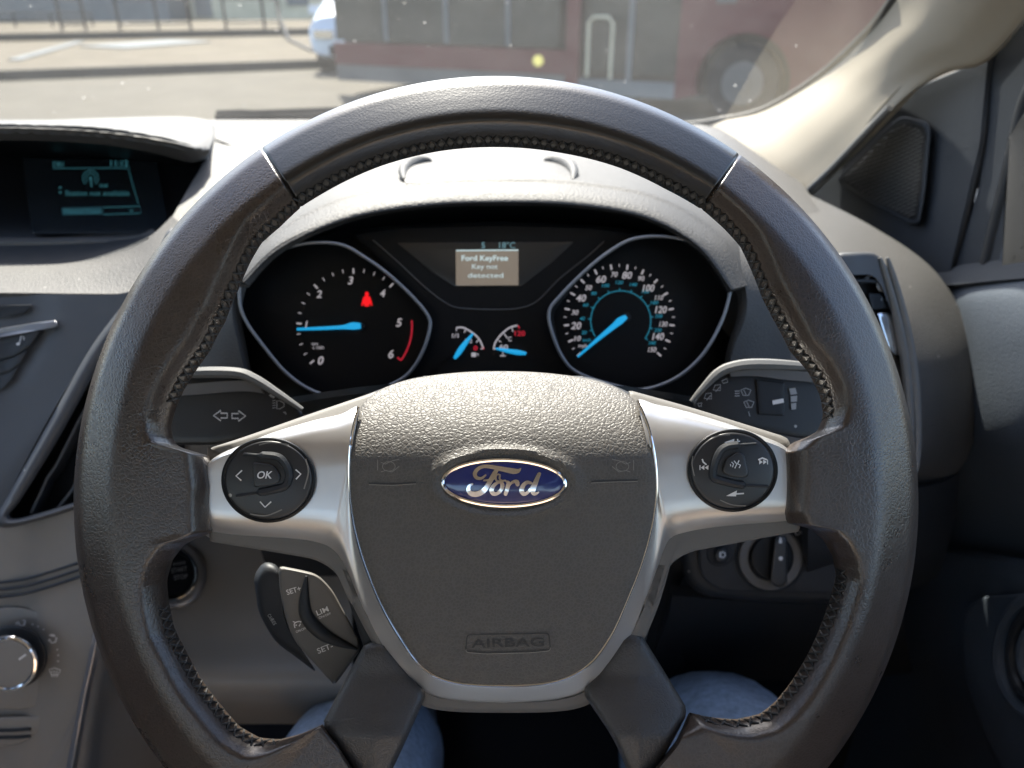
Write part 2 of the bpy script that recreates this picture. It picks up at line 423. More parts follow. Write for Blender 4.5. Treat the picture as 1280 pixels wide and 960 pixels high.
# creases of the two wrap joints
# ---------------- lower spokes
def spoke(outline, name, label=None):
    o = slab(cat([p for p in outline], 90, True), lambda x, y: .3475-.0095*max(0, min(1, (y-845)/75)), .018, bevel=11, drop=.004, rings=10, dome=lambda s: .0028*s*s).build(name, SPOKE_VINYL, wheel)
    return o
LSP = rounded([(456, 804), (478, 800), (534, 866), (508, 925), (470, 1005), (452, 978), (402, 906)], [8, 8, 12, 20, 10, 10, 12])
RSP = rounded([(800, 790), (780, 790), (727, 864), (768, 925), (800, 1003), (818, 968), (861, 889)], [8, 8, 12, 20, 10, 10, 14])
spoke(LSP, 'lower_spoke'); spoke(RSP, 'lower_spoke')
# ---------------- hub carrier (dark plastic under the pad, reaching the lower spokes)
def dshell(x, y): return .356+.00012*max(0, 560-y)
hubback = rounded([(440, 500), (520, 470), (740, 470), (820, 505), (836, 690), (800, 830), (742, 878), (700, 886), (560, 888), (520, 880), (462, 832), (424, 715)], 24)
slab(cat(hubback, 120, True), lambda x, y: .3585+.0003*max(0, 560-y), .05, bevel=10, rings=6).build('hub_carrier', PANEL_DARK, wheel)
# ---------------- silver trim: rungs from outer edge to inner edge
LW_O = [(251, 606), (251, 640), (256, 668), (280, 676), (320, 681), (360, 685), (390, 690), (410, 699), (425, 713), (437, 735), (448, 760), (460, 787), (482, 825), (509, 856), (535, 873), (570, 881), (630, 884)]
LW_I = [(255, 588), (262, 577), (278, 566), (300, 557), (340, 541), (390, 526), (425, 518), (448, 509), (440, 545), (437, 590), (440, 640), (452, 692), (475, 752), (500, 797), (528, 834), (565, 852), (628, 857)]
RW_O = [(1001, 612), (1000, 640), (997, 656), (975, 661), (930, 666), (890, 672), (862, 678), (843, 686), (832, 700), (824, 718), (815, 740), (806, 764), (788, 808), (760, 848), (730, 870), (690, 880), (630, 884)]
RW_I = [(998, 585), (992, 570), (978, 556), (950, 544), (905, 528), (850, 512), (822, 506), (797, 501), (812, 540), (820, 590), (818, 640), (804, 698), (783, 752), (762, 797), (734, 832), (692, 852), (628, 857)]
def trim_depth(s, px, py, wing):
    # s: 0 outer .. 1 inner
    edge = .0040*(1-min(1, s/.22))**2 + (.0016*(1-min(1, (1-s)/.06))**2)
    return .3455+edge*(1+1.6*wing)+.0022*wing*max(0, (.26-s)/.26)+.00020*max(0, 552-py)+.0075*(1-wing)*(1-s)
def trim(O, I, name):
    n = 130; o = cat(O, 260); i = cat(I, 260)
    # keep rungs paired: resample by the control index instead of by length
    def byidx(P):
        out = []
        m = len(P)
        for k in range(n):
            f = k/(n-1)*(m-1); j = min(int(f), m-2); t = f-j
            a, b, c, d = P[max(0, j-1)], P[j], P[j+1], P[min(m-1, j+2)]
            out.append(tuple(.5*(2*b[q]+(c[q]-a[q])*t+(2*a[q]-5*b[q]+4*c[q]-d[q])*t*t+(3*b[q]-a[q]-3*c[q]+d[q])*t**3) for q in (0, 1)))
        return out
    o, i = byidx(O), byidx(I); rows = []
    ss = [0, .01, .04, .08, .13, .18, .24, .32, .45, .6, .75, .88, .95, .985, 1]
    for k in range(n):
        wing = 1-max(0, min(1, (k/(n-1)*16-7)/4))
        r = [C(*o[k], .362)]
        for s in ss:
            x, y = o[k][0]+(i[k][0]-o[k][0])*s, o[k][1]+(i[k][1]-o[k][1])*s
            r.append(C(x, y, trim_depth(s, x, y, wing)))
        r.append(C(*i[k], .362)); rows.append(r)
    return MB().grid(rows, True).build(name, SILVER, wheel, sharp=50)
trim(LW_O, LW_I, 'silver_trim'); trim(RW_O, RW_I, 'silver_trim')
bead = cat(LW_I[7:]+RW_I[7:-1][::-1], 160)
mb = MB(); mb.tube([C(x, y, .3450+.00020*max(0, 552-y)) for x, y in bead], .00075, 8); mb.build('chrome_bead', CHROME, wheel)
# dark frame behind the silver, showing as a lip above and below each wing
LF = rounded([(259, 561), (300, 548), (400, 513), (474, 488), (468, 520), (462, 740), (440, 760), (420, 714), (395, 699), (330, 688), (262, 677)], [6, 20, 30, 6, 10, 10, 10, 14, 14, 10, 6])
RF = rounded([(985, 547), (940, 533), (860, 508), (784, 487), (790, 520), (796, 740), (812, 776), (836, 706), (860, 690), (930, 677), (1000, 664), (1003, 600)], [6, 20, 30, 6, 10, 10, 10, 14, 14, 10, 6, 10])
for q in (LF, RF): slab(cat(q, 110, True), lambda x, y: .3515+.00027*max(0, 556-y), .012, bevel=5, rings=5).build('spoke_frame', GREYTRIM if False else PANEL, wheel)
UF = [(420, 712), (445, 765), (475, 820), (505, 862), (540, 886), (630, 891), (720, 886), (765, 858), (797, 815), (822, 760), (838, 706)]
uo = cat(UF, 100); ui = cat([(440, 712), (460, 765), (490, 815), (518, 850), (548, 872), (630, 878), (712, 872), (755, 845), (785, 800), (808, 752), (822, 706)], 100)
mb = MB(); rows = []
for k in range(100):
    rows.append([C(*uo[k], .372), C(*uo[k], .3535), C((uo[k][0]*.6+ui[k][0]*.4), (uo[k][1]*.6+ui[k][1]*.4), .3515), C(*ui[k], .3515), C(*ui[k], .372)])
mb.grid(rows, True); mb.build('hub_lip', PANEL, wheel)
# ---------------- airbag pad
def dpad0(x, y):
    t = max(0, (585-y)/110); b = max(0, (y-700)/160)
    return .3410+.002*t+.027*t*t+.0022*b*b+.0022*((x-630)/190)**2
PADO = [(500, 478), (560, 467), (625, 464), (690, 467), (752, 478), (790, 499), (808, 535), (818, 590), (816, 640), (802, 697), (781, 751), (760, 796), (731, 832), (690, 850), (628, 855), (566, 850), (530, 832), (502, 795), (477, 751), (454, 691), (442, 640), (439, 590), (443, 540), (460, 500)]
PADO = [(629+(x-629)*1.014, 640+(y-640)*(1.008 if y > 640 else 1.0)) for x, y in PADO]
pado = cat(PADO, 150, True)
def pdome(s): return .0012*max(0, (s-.92)/.08)**2
BX, BY = 630, 603.5
padmb = slab(pado, dpad0, .03, bevel=2.5, drop=.0012, center=(629, 640), rings=44, dome=pdome)
# raised oval collar around the badge and the score lines of the horn pads are pushed into the mesh
def padpt(p):
    q = p-EYE; d = q.dot(AF); return 640+q.dot(AX)/d*FPX, 480-q.dot(AU)/d*FPX, d
for k, p in enumerate(padmb.v):
    x, y, d = padpt(p)
    if d < .372:
        e = math.hypot((x-BX)/90, (y-BY)/42)
        dz = -.0016*math.exp(-((e-1)/.09)**2)+(.0012 if e < .9 else 0)*min(1, (.9-e)/.1)
        padmb.v[k] = C(x, y, d+dz)
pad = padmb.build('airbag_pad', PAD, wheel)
def dpad(x, y):
    ang = math.atan2(y-640, x-629)
    best = 1.; rr = math.hypot(x-629, y-640)
    for (ax, ay), (bx, by) in zip(pado, pado[1:]+pado[:1]):       # scale s of the ring through (x, y)
        a1 = math.atan2(ay-640, ax-629); dl = (ang-a1+math.pi) % (2*math.pi)-math.pi
        if abs(dl) < .06:
            best = min(1, rr/math.hypot(ax-629, ay-640)); break
    return dpad0(x, y)+pdome(best)
# AIRBAG word and frame
m = Marks(); fr = rounded([(584, 793.5), (686, 791.5), (688, 812), (664, 814.5), (606, 816), (582, 814)], 4)
m.line(fr, 1.5, True); m.text('AIRBAG', 634.5, 803.3, 10.6, rot=1.2, fit=91, bold=.012); m.build('airbag_lettering', dpad, EMBOSS, pad)
m = Marks(); m.line([(x+.2, y+1.5) for x, y in fr[12:]], .9); m.build('lettering_highlight', dpad, EMBOSS_HI, pad)  # highlight under the lettering frame, painted as a pale line
# horn marks left and right of the badge, relief painted in dark and pale lines
for sx, ox, ln in ((1, 486, [(461, 604), (490, 605), (520, 603)]), (-1, 778, [(739, 602), (770, 600.5), (797, 600)])):
    m = Marks(); m.line(ln, 1.6); m.build('horn_score', dpad, EMBOSS, pad)
    m = Marks()
    m.line([(ox-10*sx, 578), (ox-4*sx, 580), (ox+4*sx, 576), (ox+13*sx, 574)], 1.0); m.line([(ox-10*sx, 590), (ox-4*sx, 588), (ox+4*sx, 590), (ox+13*sx, 583)], 1.0)
    m.line(ell(ox, 583, 8, 6, 16), .9, True); m.line([(ox-14*sx, 575), (ox-14*sx, 588)], 1.0)
    m.line([(x, y+1.8) for x, y in ln], .8); m.build('horn_symbol', dpad, EMBOSS_HI, pad)
# ---------------- oval badge
def dbadge(x, y): return .3402+.0016*(((x-BX)/77)**2+((y-BY)/28)**2)
slab(ell(BX, BY, 83, 34, 72, 1), lambda x, y: .3428, .012, bevel=2, rings=3).build('badge_recess', BLACK, pad)
badge = slab(ell(BX, BY, 75, 26.5, 72, 1), dbadge, .008, bevel=1.5, rings=10).build('oval_badge', BLUE, wheel)
ringtube(ell(BX, BY, 76.5, 28.6, 96, 1), lambda x, y: dbadge(x, y)-.0001, .00095, 8).build('badge_ring', CHROME, badge)
def T8(pts): return [(470+x/4, 480+y/4) for x, y in pts]
def brush(pts, ws, n=40):
    q = cat([(x, y, w) for (x, y), w in zip(T8(pts), ws)], n); return [(a, b) for a, b, c in q], [c for a, b, c in q]
m = Marks()
def sw(pts, ws, n=40): p, w = brush(pts, ws, n); m.rline(p, w)
# F: top swash with curl, stem with foot curl, cross stroke
sw([(724, 422), (712, 434), (690, 436), (655, 430), (610, 421), (570, 413), (535, 413), (508, 426), (494, 448), (502, 468), (526, 472), (548, 456)], [1.2, 5, 7, 6.4, 5.5, 4.6, 4.2, 4.6, 5, 4.6, 3.6, 2.2])
sw([(608, 424), (592, 448), (572, 484), (553, 516), (530, 540), (502, 551), (476, 548), (462, 531), (466, 510), (482, 500)], [4.6, 5.6, 6, 6, 6.4, 6.6, 6, 5, 3.6, 2.4])
sw([(540, 482), (570, 480), (600, 470)], [2.2, 2.6, 2])
# o
sw([(612, 492), (590, 506), (578, 530), (586, 548), (606, 548), (626, 528), (632, 504), (622, 490), (606, 486), (598, 470), (606, 452), (620, 456), (618, 474), (630, 484), (646, 482)], [3.2, 4.6, 5.6, 5.2, 4.2, 4.6, 5, 4.2, 2.6, 2, 2, 2, 2.2, 2.4, 2])
# r
sw([(650, 486), (662, 496), (656, 524), (648, 550)], [2.2, 5, 5.2, 4.6])
sw([(656, 526), (672, 500), (690, 488), (704, 490), (708, 502)], [2, 3, 4, 5.6, 5])
# d
sw([(778, 496), (756, 492), (736, 508), (728, 532), (738, 549), (756, 544), (774, 524), (786, 502)], [3, 4.6, 5.4, 5.8, 5.4, 4, 3.6, 3])
sw([(816, 450), (804, 478), (790, 516), (784, 540), (794, 550), (812, 542)], [4.6, 5.8, 6, 5.6, 4, 2])
m.build('badge_script', dbadge, CHROME, badge, lift=.0005)
# ---------------- control pads on the spokes
def dpadL(cx, cy, a, b):
    return lambda x, y: .3425-.0016*(1-min(1, ((x-cx)/a)**2+((y-cy)/b)**2))
def control(cx, cy, a, b, flip):
    f = dpadL(cx, cy, a, b); k = -1 if flip else 1
    ringtube(ell(cx, cy, a+1.0, b+1.0, 72), .3440, .0011, 8).build('control_bezel', BLACK, wheel)
    o = slab(ell(cx, cy, a, b, 72), f, .008, bevel=3, rings=10).build('control_pad', BUTTON, wheel)
    return o, f
cpl, fl = control(335.5, 600, 55, 49.5, False)
cpr, fr_ = control(916, 588, 52.5, 48, True)
def P3(pts): return [(230+x/4, 460+y/4) for x, y in pts]
def P4(pts): return [(760+x/4, 460+y/4) for x, y in pts]
# raised sculpted ridge round the centre key
mb = MB(); mb.tube([C(x, y, fl(x, y)-.0004) for x, y in cat(P3([(300, 430), (380, 436), (450, 440), (490, 458), (522, 510), (525, 550), (505, 590), (450, 608), (360, 625), (260, 640)]), 40)], [.0007]*6+[.0018]*26+[.0006]*8, 8)
mb.build('key_ridge', PANEL_DARK, cpl)
okk = slab(cat(rounded(P3([(345, 470), (430, 480), (455, 495), (482, 540), (478, 572), (440, 585), (350, 598)]), 4), 50, True), lambda x, y: fl(x, y)-.0016, .003, bevel=2, rings=4).build('ok_button', BUTTON, cpl)
m = Marks(); m.text('OK', 331, 593.5, 9.0, shear=.22, bold=.015, fit=19); m.build('button_lettering', lambda x, y: fl(x, y)-.0017, INK, okk)
m = Marks()
m.line(P3([(290, 512), (260, 540), (286, 562)]), 1.7); m.line(P3([(558, 508), (584, 530), (560, 556)]), 1.7); m.line(P3([(380, 668), (405, 696), (436, 668)]), 1.7)
m.build('arrow_marks', fl, INK, cpl, lift=.0006)
m = Marks()
m.line(cat(P3([(375, 385), (440, 372), (525, 385)]), 16), 1.6); m.line(cat(P3([(608, 455), (622, 520), (600, 605)]), 16), 1.8); m.line(cat(P3([(330, 730), (410, 738), (490, 708)]), 16), 1.6)
m.build('pad_grooves', fl, EMBOSS_HI, cpl, lift=.0006)
mb = MB(); mb.tube([C(x, y, fr_(x, y)-.0004) for x, y in cat(P4([(740, 378), (650, 385), (590, 395), (555, 425), (530, 490), (525, 545), (560, 560), (640, 580), (720, 588), (800, 592)]), 40)], [.0006]*6+[.0018]*26+[.0006]*8, 8)
mb.build('key_ridge', PANEL_DARK, cpr)
vk = slab(cat(rounded(P4([(590, 455), (650, 420), (680, 430), (705, 530), (690, 550), (620, 545), (570, 520)]), 4), 50, True), lambda x, y: fr_(x, y)-.0016, .003, bevel=2, rings=4).build('voice_button', BUTTON, cpr)
m = Marks()
m.line(P4([(618, 470), (628, 480), (622, 496)]), 1.2); m.line(P4([(630, 464), (644, 480), (634, 502)]), 1.2); m.line(P4([(655, 462), (648, 478), (662, 486), (656, 500)]), 1.4); m.line(P4([(612, 480), (614, 492)]), 1.0)
m.build('voice_symbol', lambda x, y: fr_(x, y)-.0017, INK, vk)
m = Marks()
m.poly(P4([(580, 372), (632, 354), (628, 382)])); m.line(P4([(640, 369), (660, 366)]), 1.4); m.line(P4([(648, 355), (651, 380)]), 1.4)
m.poly(P4([(590, 640), (645, 612), (640, 642)])); m.line(P4([(640, 630), (680, 627)]), 1.8)
for ox, oy, s in ((460, 498, 1), (798, 470, -1)):
    m.line(P4([(ox, oy-12), (ox, oy+12)]), 1.1)
    for j in (0, 1): m.poly(P4([(ox+s*(4+20*j), oy), (ox+s*(22+20*j), oy-12), (ox+s*(22+20*j), oy+12)]))
m.rline(P4([(472, 458), (476, 470), (490, 482)]), 1.8); m.rline(P4([(754, 458), (772, 450), (792, 458)]), 2.0)
m.build('pad_symbols', fr_, INK, cpr, lift=.0006)
m = Marks(); m.line(cat(P4([(515, 348), (560, 336), (610, 334)]), 12), 1.3); m.line(cat(P4([(425, 440), (420, 480), (432, 540)]), 12), 1.3); m.line(cat(P4([(560, 660), (620, 684), (690, 690)]), 12), 1.3)
m.build('pad_grooves', fr_, EMBOSS_HI, cpr, lift=.0006)
# ---------------- cruise control switch behind the left lower spoke
def P5(pts): return [(300+x*.2293, 660+y*.2292) for x, y in pts]
def dcr(x, y): return .372+.00004*(y-770)
cru = slab(cat(rounded(P5([(210, 205), (330, 228), (420, 250), (500, 330), (650, 610), (655, 665), (515, 860), (290, 610), (245, 480), (215, 330)]), [6, 10, 20, 20, 10, 8, 6, 20, 20, 10]), 90, True), dcr, .03, bevel=4, rings=6, drop=.003).build('cruise_switch', PANEL, wheel)
slab(cat(rounded(P5([(130, 180), (210, 200), (240, 470), (290, 610), (430, 800), (340, 730), (190, 620), (100, 460), (72, 260)]), 12), 80, True), lambda x, y: .384, .03, bevel=9, rings=5, drop=.006).build('cancel_switch', PANEL_DARK, cru)
mb = MB(); mb.tube([C(x, y, dcr(x, y)-.0005) for x, y in cat(P5([(362, 262), (352, 380), (360, 470), (410, 540), (490, 600), (640, 662)]), 36)], [.0006+.0028*math.sin(math.pi*k/35) for k in range(36)], 10)
mb.build('rocker_ridge', PANEL_DARK, cru)
m = Marks()
m.text('SET+', *P5([(292, 340)])[0], 6.4, rot=17, fit=18.5, bold=.01); m.text('LIM', *P5([(449, 452)])[0], 6.4, rot=22, fit=15.5, bold=.01); m.text('SET-', *P5([(463, 656)])[0], 6.8, rot=22, fit=20.5, bold=.01)
m.text('ON/OFF', *P5([(462, 478)])[0], 2.8, rot=22, fit=16); m.text('ON/OFF', *P5([(333, 556)])[0], 2.8, rot=22, fit=14)
m.line(cat(P5([(300, 545), (296, 522), (318, 510), (345, 514), (352, 530)]), 14), 1.3); m.line(P5([(322, 536), (330, 522)]), 1.2); m.line(P5([(288, 510), (304, 516)]), 1.1)
for q in ((306, 530), (330, 512), (346, 524)): m.dot(*P5([q])[0], .9)
m.build('switch_lettering', dcr, INK, cru, lift=.0006)
m = Marks(); m.text('CAN', *P5([(166, 487)])[0], 4.4, rot=-62, fit=8.5, bold=.01); m.text('RES', *P5([(183, 512)])[0], 4.4, rot=-62, fit=8, bold=.01)
m.build('cancel_lettering', .384, INK_DIM, cru, lift=.0006)
# =================================================================== DASHBOARD
dash = thing('dashboard', C(600, 640, .75), 'grey grained dashboard with hooded gauges running under the windscreen', 'dashboard')
# broad top from the windscreen base to the front roll
loft([[(-420, 148, 1.16), (-200, 149, 1.16), (100, 150, 1.16), (400, 150, 1.16), (640, 152, 1.15), (820, 156, 1.12), (905, 162, 1.06), (1000, 225, .90)],
      [(-420, 176, 1.0), (-200, 176, 1.0), (100, 178, 1.0), (400, 178, .98), (640, 176, .96), (820, 182, .94), (915, 195, .90), (1015, 248, .83)],
      [(-420, 230, .84), (-200, 232, .84), (100, 232, .82), (400, 228, .80), (640, 222, .78), (820, 228, .78), (930, 250, .77), (1030, 280, .76)],
      [(-420, 330, .70), (-200, 332, .70), (100, 330, .69), (400, 322, .68), (640, 312, .67), (820, 318, .67), (930, 330, .67), (1030, 350, .69)]],
     60, 30, .01).build('top_panel', DASH, dash)
# hood over the gauges: top, rolled front edge, dark underside
loft([[(215, 330, .66), (300, 258, .72), (400, 212, .76), (500, 192, .79), (620, 186, .80), (740, 190, .79), (860, 215, .76), (950, 268, .72), (1010, 345, .68)],
      [(250, 345, .60), (320, 275, .64), (410, 230, .67), (510, 208, .69), (620, 203, .70), (735, 207, .69), (850, 230, .67), (935, 285, .64), (975, 350, .60)],
      [(280, 352, 0.5475), (330, 294, 0.5625), (418, 246, 0.5725), (520, 225, 0.5785), (620, 220, 0.5810), (730, 224, 0.5785), (832, 245, 0.5725), (910, 296, 0.5625), (940, 356, 0.5500)],
      [(288, 352, 0.5359), (338, 299, 0.5471), (424, 253, 0.5561), (522, 233, 0.5615), (620, 228, 0.5637), (728, 232, 0.5615), (826, 252, 0.5561), (902, 301, 0.5471), (932, 357, 0.5377)],
      [(300, 352, 0.5278), (345, 303, 0.5339), (430, 262, 0.5411), (525, 243, 0.5458), (620, 238, 0.5476), (725, 242, 0.5458), (818, 261, 0.5411), (890, 306, 0.5339), (922, 360, 0.5289)],
      [(303, 352, 0.5239), (350, 307, 0.5287), (434, 269, 0.5347), (528, 252, 0.5386), (620, 248, 0.5401), (722, 251, 0.5386), (812, 268, 0.5347), (878, 307, 0.5287), (917, 361, 0.5251)],
      [(305, 352, 0.5237), (353, 308, 0.5282), (436, 273, 0.5338), (530, 257, 0.5374), (620, 252.5, 0.5388), (720, 256, 0.5374), (808, 272, 0.5338), (872, 307, 0.5282), (914, 362, 0.5248)]],
     90, 40, .006).build('gauge_hood', DASH, dash)
loft([[(305, 356, 0.5252), (355, 309, 0.5297), (438, 275, 0.5353), (530, 259, 0.5390), (620, 255, 0.5404), (720, 258, 0.5390), (806, 274, 0.5353), (870, 308, 0.5297), (912, 364, 0.5264)],
      [(305, 362, .60), (362, 315, .61), (445, 290, .62), (530, 284, .62), (620, 282, .62), (720, 284, .62), (800, 292, .62), (862, 318, .61), (908, 370, .60)]],
     70, 6, .003).build('hood_underside', BLACK, dash)
# raised tray lip on top of the hood
loft([[(514, 205.5, .656), (545, 201.5, .668), (620, 199.5, .670), (685, 201, .668), (706, 205.5, .654)], [(506, 211, .617), (545, 208, .625), (620, 206, .629), (685, 207, .625), (713, 212, .615)],
      [(504, 219, .584), (545, 216, .590), (620, 213.5, .594), (685, 215, .590), (717, 220, .582)], [(507, 229, .566), (545, 227, .566), (620, 225.5, .566), (685, 227, .566), (714, 230, .566)]], 50, 20, .014).build('hood_lip', DASH, dash, sharp=80)
for q in ([(540, 201.5, .666), (522, 203, .660), (510, 207, .640), (504, 214, .607), (505, 224, .574)], [(680, 201, .666), (698, 202.5, .658), (711, 207, .635), (717, 215, .600), (716, 225, .572)]):
    q = cat(q, 40); mb = MB(); mb.tube([C(x, y, d+.0005) for x, y, d in q], [.001+.0048*math.sin(math.pi*(i/39)**.8)**.7 for i in range(40)], 12); mb.build('lip_ridge', DASH, dash)
# fascia plate round the cluster and down behind the wheel
def dface(x, y): return .570+.00006*max(0, y-380)-.00010*max(0, x-880)
FAC = rounded([(240, 360), (300, 320), (360, 306), (640, 292), (866, 304), (925, 320), (985, 400), (1010, 470), (1030, 560), (1010, 600), (240, 600), (215, 480)], 18)
fac = slab(cat(FAC, 120, True), dface, .02, bevel=6, rings=6, center=(620, 420)).build('cluster_fascia', PANEL, dash)
# side cheek right of the gauges
loft([[(886, 303, .552), (914, 324, .546), (930, 352, .540), (933, 392, .536), (916, 440, .538), (905, 500, .545)],
      [(880, 290, .585), (925, 312, .565), (952, 350, .553), (962, 395, .548), (958, 450, .548), (950, 520, .552)],
      [(890, 270, .64), (945, 298, .60), (985, 345, .58), (1000, 400, .572), (1000, 460, .570), (1000, 540, .572)]],
     40, 20, .008).build('hood_cheek', DASH, dash)
loft([[(338, 306, .552), (312, 324, .546), (296, 350, .540), (290, 392, .536), (300, 440, .538), (315, 500, .545)],
      [(352, 296, .585), (305, 312, .565), (278, 350, .553), (262, 395, .548), (262, 450, .548), (272, 520, .552)],
      [(340, 280, .64), (285, 300, .60), (250, 345, .58), (232, 400, .572), (232, 460, .570), (235, 540, .572)]],
     40, 20, .008).build('hood_cheek', DASH, dash)
# right-hand end of the dash, rolling towards the door
def edgecol(*p): return list(p)
loft([[(905, 196, .93), (1000, 238, .85), (1092, 284, .77), (1166, 336, .72), (1206, 402, .69), (1223, 480, .675), (1219, 545, .668), (1195, 592, .665), (1150, 616, .66)],
      [(900, 214, .86), (985, 256, .79), (1075, 302, .72), (1146, 354, .675), (1184, 418, .650), (1200, 485, .638), (1194, 545, .635), (1172, 585, .635), (1135, 606, .636)],
      [(898, 240, .78), (965, 288, .70), (1050, 330, .64), (1115, 380, .612), (1148, 435, .598), (1158, 490, .590), (1152, 545, .590), (1135, 580, .592), (1110, 600, .596)],
      [(900, 265, .72), (950, 315, .645), (1020, 352, .605), (1072, 400, .585), (1095, 450, .575), (1100, 495, .572), (1096, 545, .572), (1085, 580, .575), (1070, 600, .58)],
      [(905, 300, .66), (935, 345, .60), (985, 385, .58), (1010, 420, .572), (1020, 460, .568), (1022, 500, .567), (1020, 550, .567), (1015, 580, .57), (1010, 605, .575)]],
     70, 44, .012).build('end_panel', DASH, dash)
# lower knee roll right, rounding under
loft([[(1010, 598, .575), (1070, 604, .580), (1120, 610, .600), (1170, 606, .640), (1200, 590, .668)],
      [(1010, 640, .572), (1070, 642, .580), (1120, 648, .605), (1165, 650, .645), (1195, 640, .675)],
      [(1010, 700, .585), (1070, 698, .600), (1115, 700, .630), (1155, 700, .670), (1180, 700, .70)],
      [(1010, 752, .64), (1070, 745, .66), (1110, 740, .69), (1140, 735, .72), (1160, 730, .74)]], 30, 24, .008).build('end_panel_underside', PANEL_DARK, dash)
# ---------------- right air vent
av = cat(rounded([(1040, 316), (1095, 315), (1108, 330), (1128, 385), (1143, 450), (1148, 520), (1146, 590), (1110, 620), (1040, 560)], 12), 80, True)
def dav(x, y): return .556+.00030*max(0, x-1070)-.00002*(y-450)
vent = slab(av, dav, .03, bevel=5, rings=3, hole=.80, center=(1075, 455)).build('air_vent', STACK, dash)
for ox in (0, 9):
    mb = MB(); mb.tube([C(x+ox, y, dav(x, y)-.001) for x, y in cat([(1100, 322), (1113, 365), (1128, 430), (1136, 500), (1137, 575), (1128, 606)], 40)], [.0012+.0022*math.sin(math.pi*i/39)**.5 for i in range(40)], 8); mb.build('vent_ridge', GREYTRIM, vent)
slab(cat(rounded([(1046, 326), (1090, 325), (1102, 340), (1118, 395), (1130, 455), (1132, 560), (1100, 600), (1046, 560)], 10), 60, True), lambda x, y: dav(x, y)+.016, .02, bevel=3, rings=3).build('vent_cavity', DEEP, vent)
for q in ([(1040, 338), (1092, 338), (1104, 346)], [(1040, 352), (1096, 352), (1108, 362)]):
    mb = MB(); mb.tube([C(x, y, dav(x, y)+.004) for x, y in cat(q, 14)], .0016, 8); mb.build('vane', PANEL_DARK, vent)
slab(cat(rounded([(1100, 328), (1112, 332), (1117, 362), (1108, 366), (1096, 364), (1094, 345)], 6), 40, True), lambda x, y: dav(x, y)+.002, .012, bevel=3, rings=4).build('vane_paddle', GREYTRIM, vent)
mb = MB(); mb.tube([C(1077, 353, .566), C(1092, 340, .569)], .0012, 6); mb.build('vane_link', SATIN, vent)
slab(rounded([(1085, 366), (1118, 368), (1121, 384), (1090, 388)], 4), lambda x, y: dav(x, y)+.003, .02, bevel=2, rings=3).build('vent_thumbwheel', BLACK, vent)
m = Marks(); m.text('I', 1102, 374, 4, bold=.02); m.text('0', 1108, 374, 4); m.build('thumbwheel_marks', lambda x, y: dav(x, y)+.003, INK_DIM, vent, lift=.0008)
slab(cat(rounded([(1096, 390), (1112, 389), (1122, 410), (1127, 440), (1122, 446), (1112, 440)], 6), 40, True), lambda x, y: dav(x, y)+.002, .012, bevel=4, rings=5).build('chrome_paddle', CHROME, vent)
# ---------------- left air vent, standing up between radio and wheel
def dlv(x, y): return .565-.00008*(y-480)
LVO = [(215, 285), (190, 330), (150, 385), (110, 440), (60, 530), (10, 620), (-6, 650), (8, 660), (60, 648), (120, 628), (180, 610), (240, 420), (250, 330)]
LVI = [(222, 312), (200, 345), (163, 400), (125, 455), (78, 540), (28, 622), (12, 643), (22, 648), (60, 638), (110, 622), (160, 600), (220, 420), (236, 340)]
lo_, li_ = [(p[0], p[1]) for p in cat(rounded(LVO, 12), 140, True)], None
def pair_ring(O, I, n, fO, fI, name, m, parent, crown=.004):
    o = cat(O, n, True); rows = []
    ii = cat(I, n*3, True)
    for p in o:
        q = min(ii, key=lambda w: math.dist(w, p)); mid = ((p[0]+q[0])/2, (p[1]+q[1])/2)
        rows.append([C(*p, fO(*p)+.014), C(*p, fO(*p)), C(p[0]*.75+q[0]*.25, p[1]*.75+q[1]*.25, fO(*mid)-crown*.8), C(*mid, fO(*mid)-crown), C(p[0]*.25+q[0]*.75, p[1]*.25+q[1]*.75, fO(*mid)-crown*.7), C(*q, fI(*q)+.001), C(*q, fI(*q)+.045)])
    return MB().grid(rows, False, True).build(name, m, parent, sharp=55)
lvent = pair_ring(LVO, LVI, 150, dlv, dlv, 'air_vent', STACK, dash)
slab(cat(LVI, 80, True), lambda x, y: dlv(x, y)+.040, .01, bevel=2, rings=2).build('vent_cavity', DEEP, lvent)
for q in ([(176, 400), (140, 455), (103, 520), (70, 585), (62, 592), (58, 604), (40, 642)], [(200, 420), (165, 480), (128, 545), (98, 600), (92, 612), (70, 640)], [(150, 560), (120, 620)]):
    c = cat(q, 30); rows = [[C(x, y, dlv(x, y)+.010) for x, y in c], [C(x+9, y+3, dlv(x, y)+.036) for x, y in c]]
    shell(rows, .0016).build('vane', STACK, lvent)
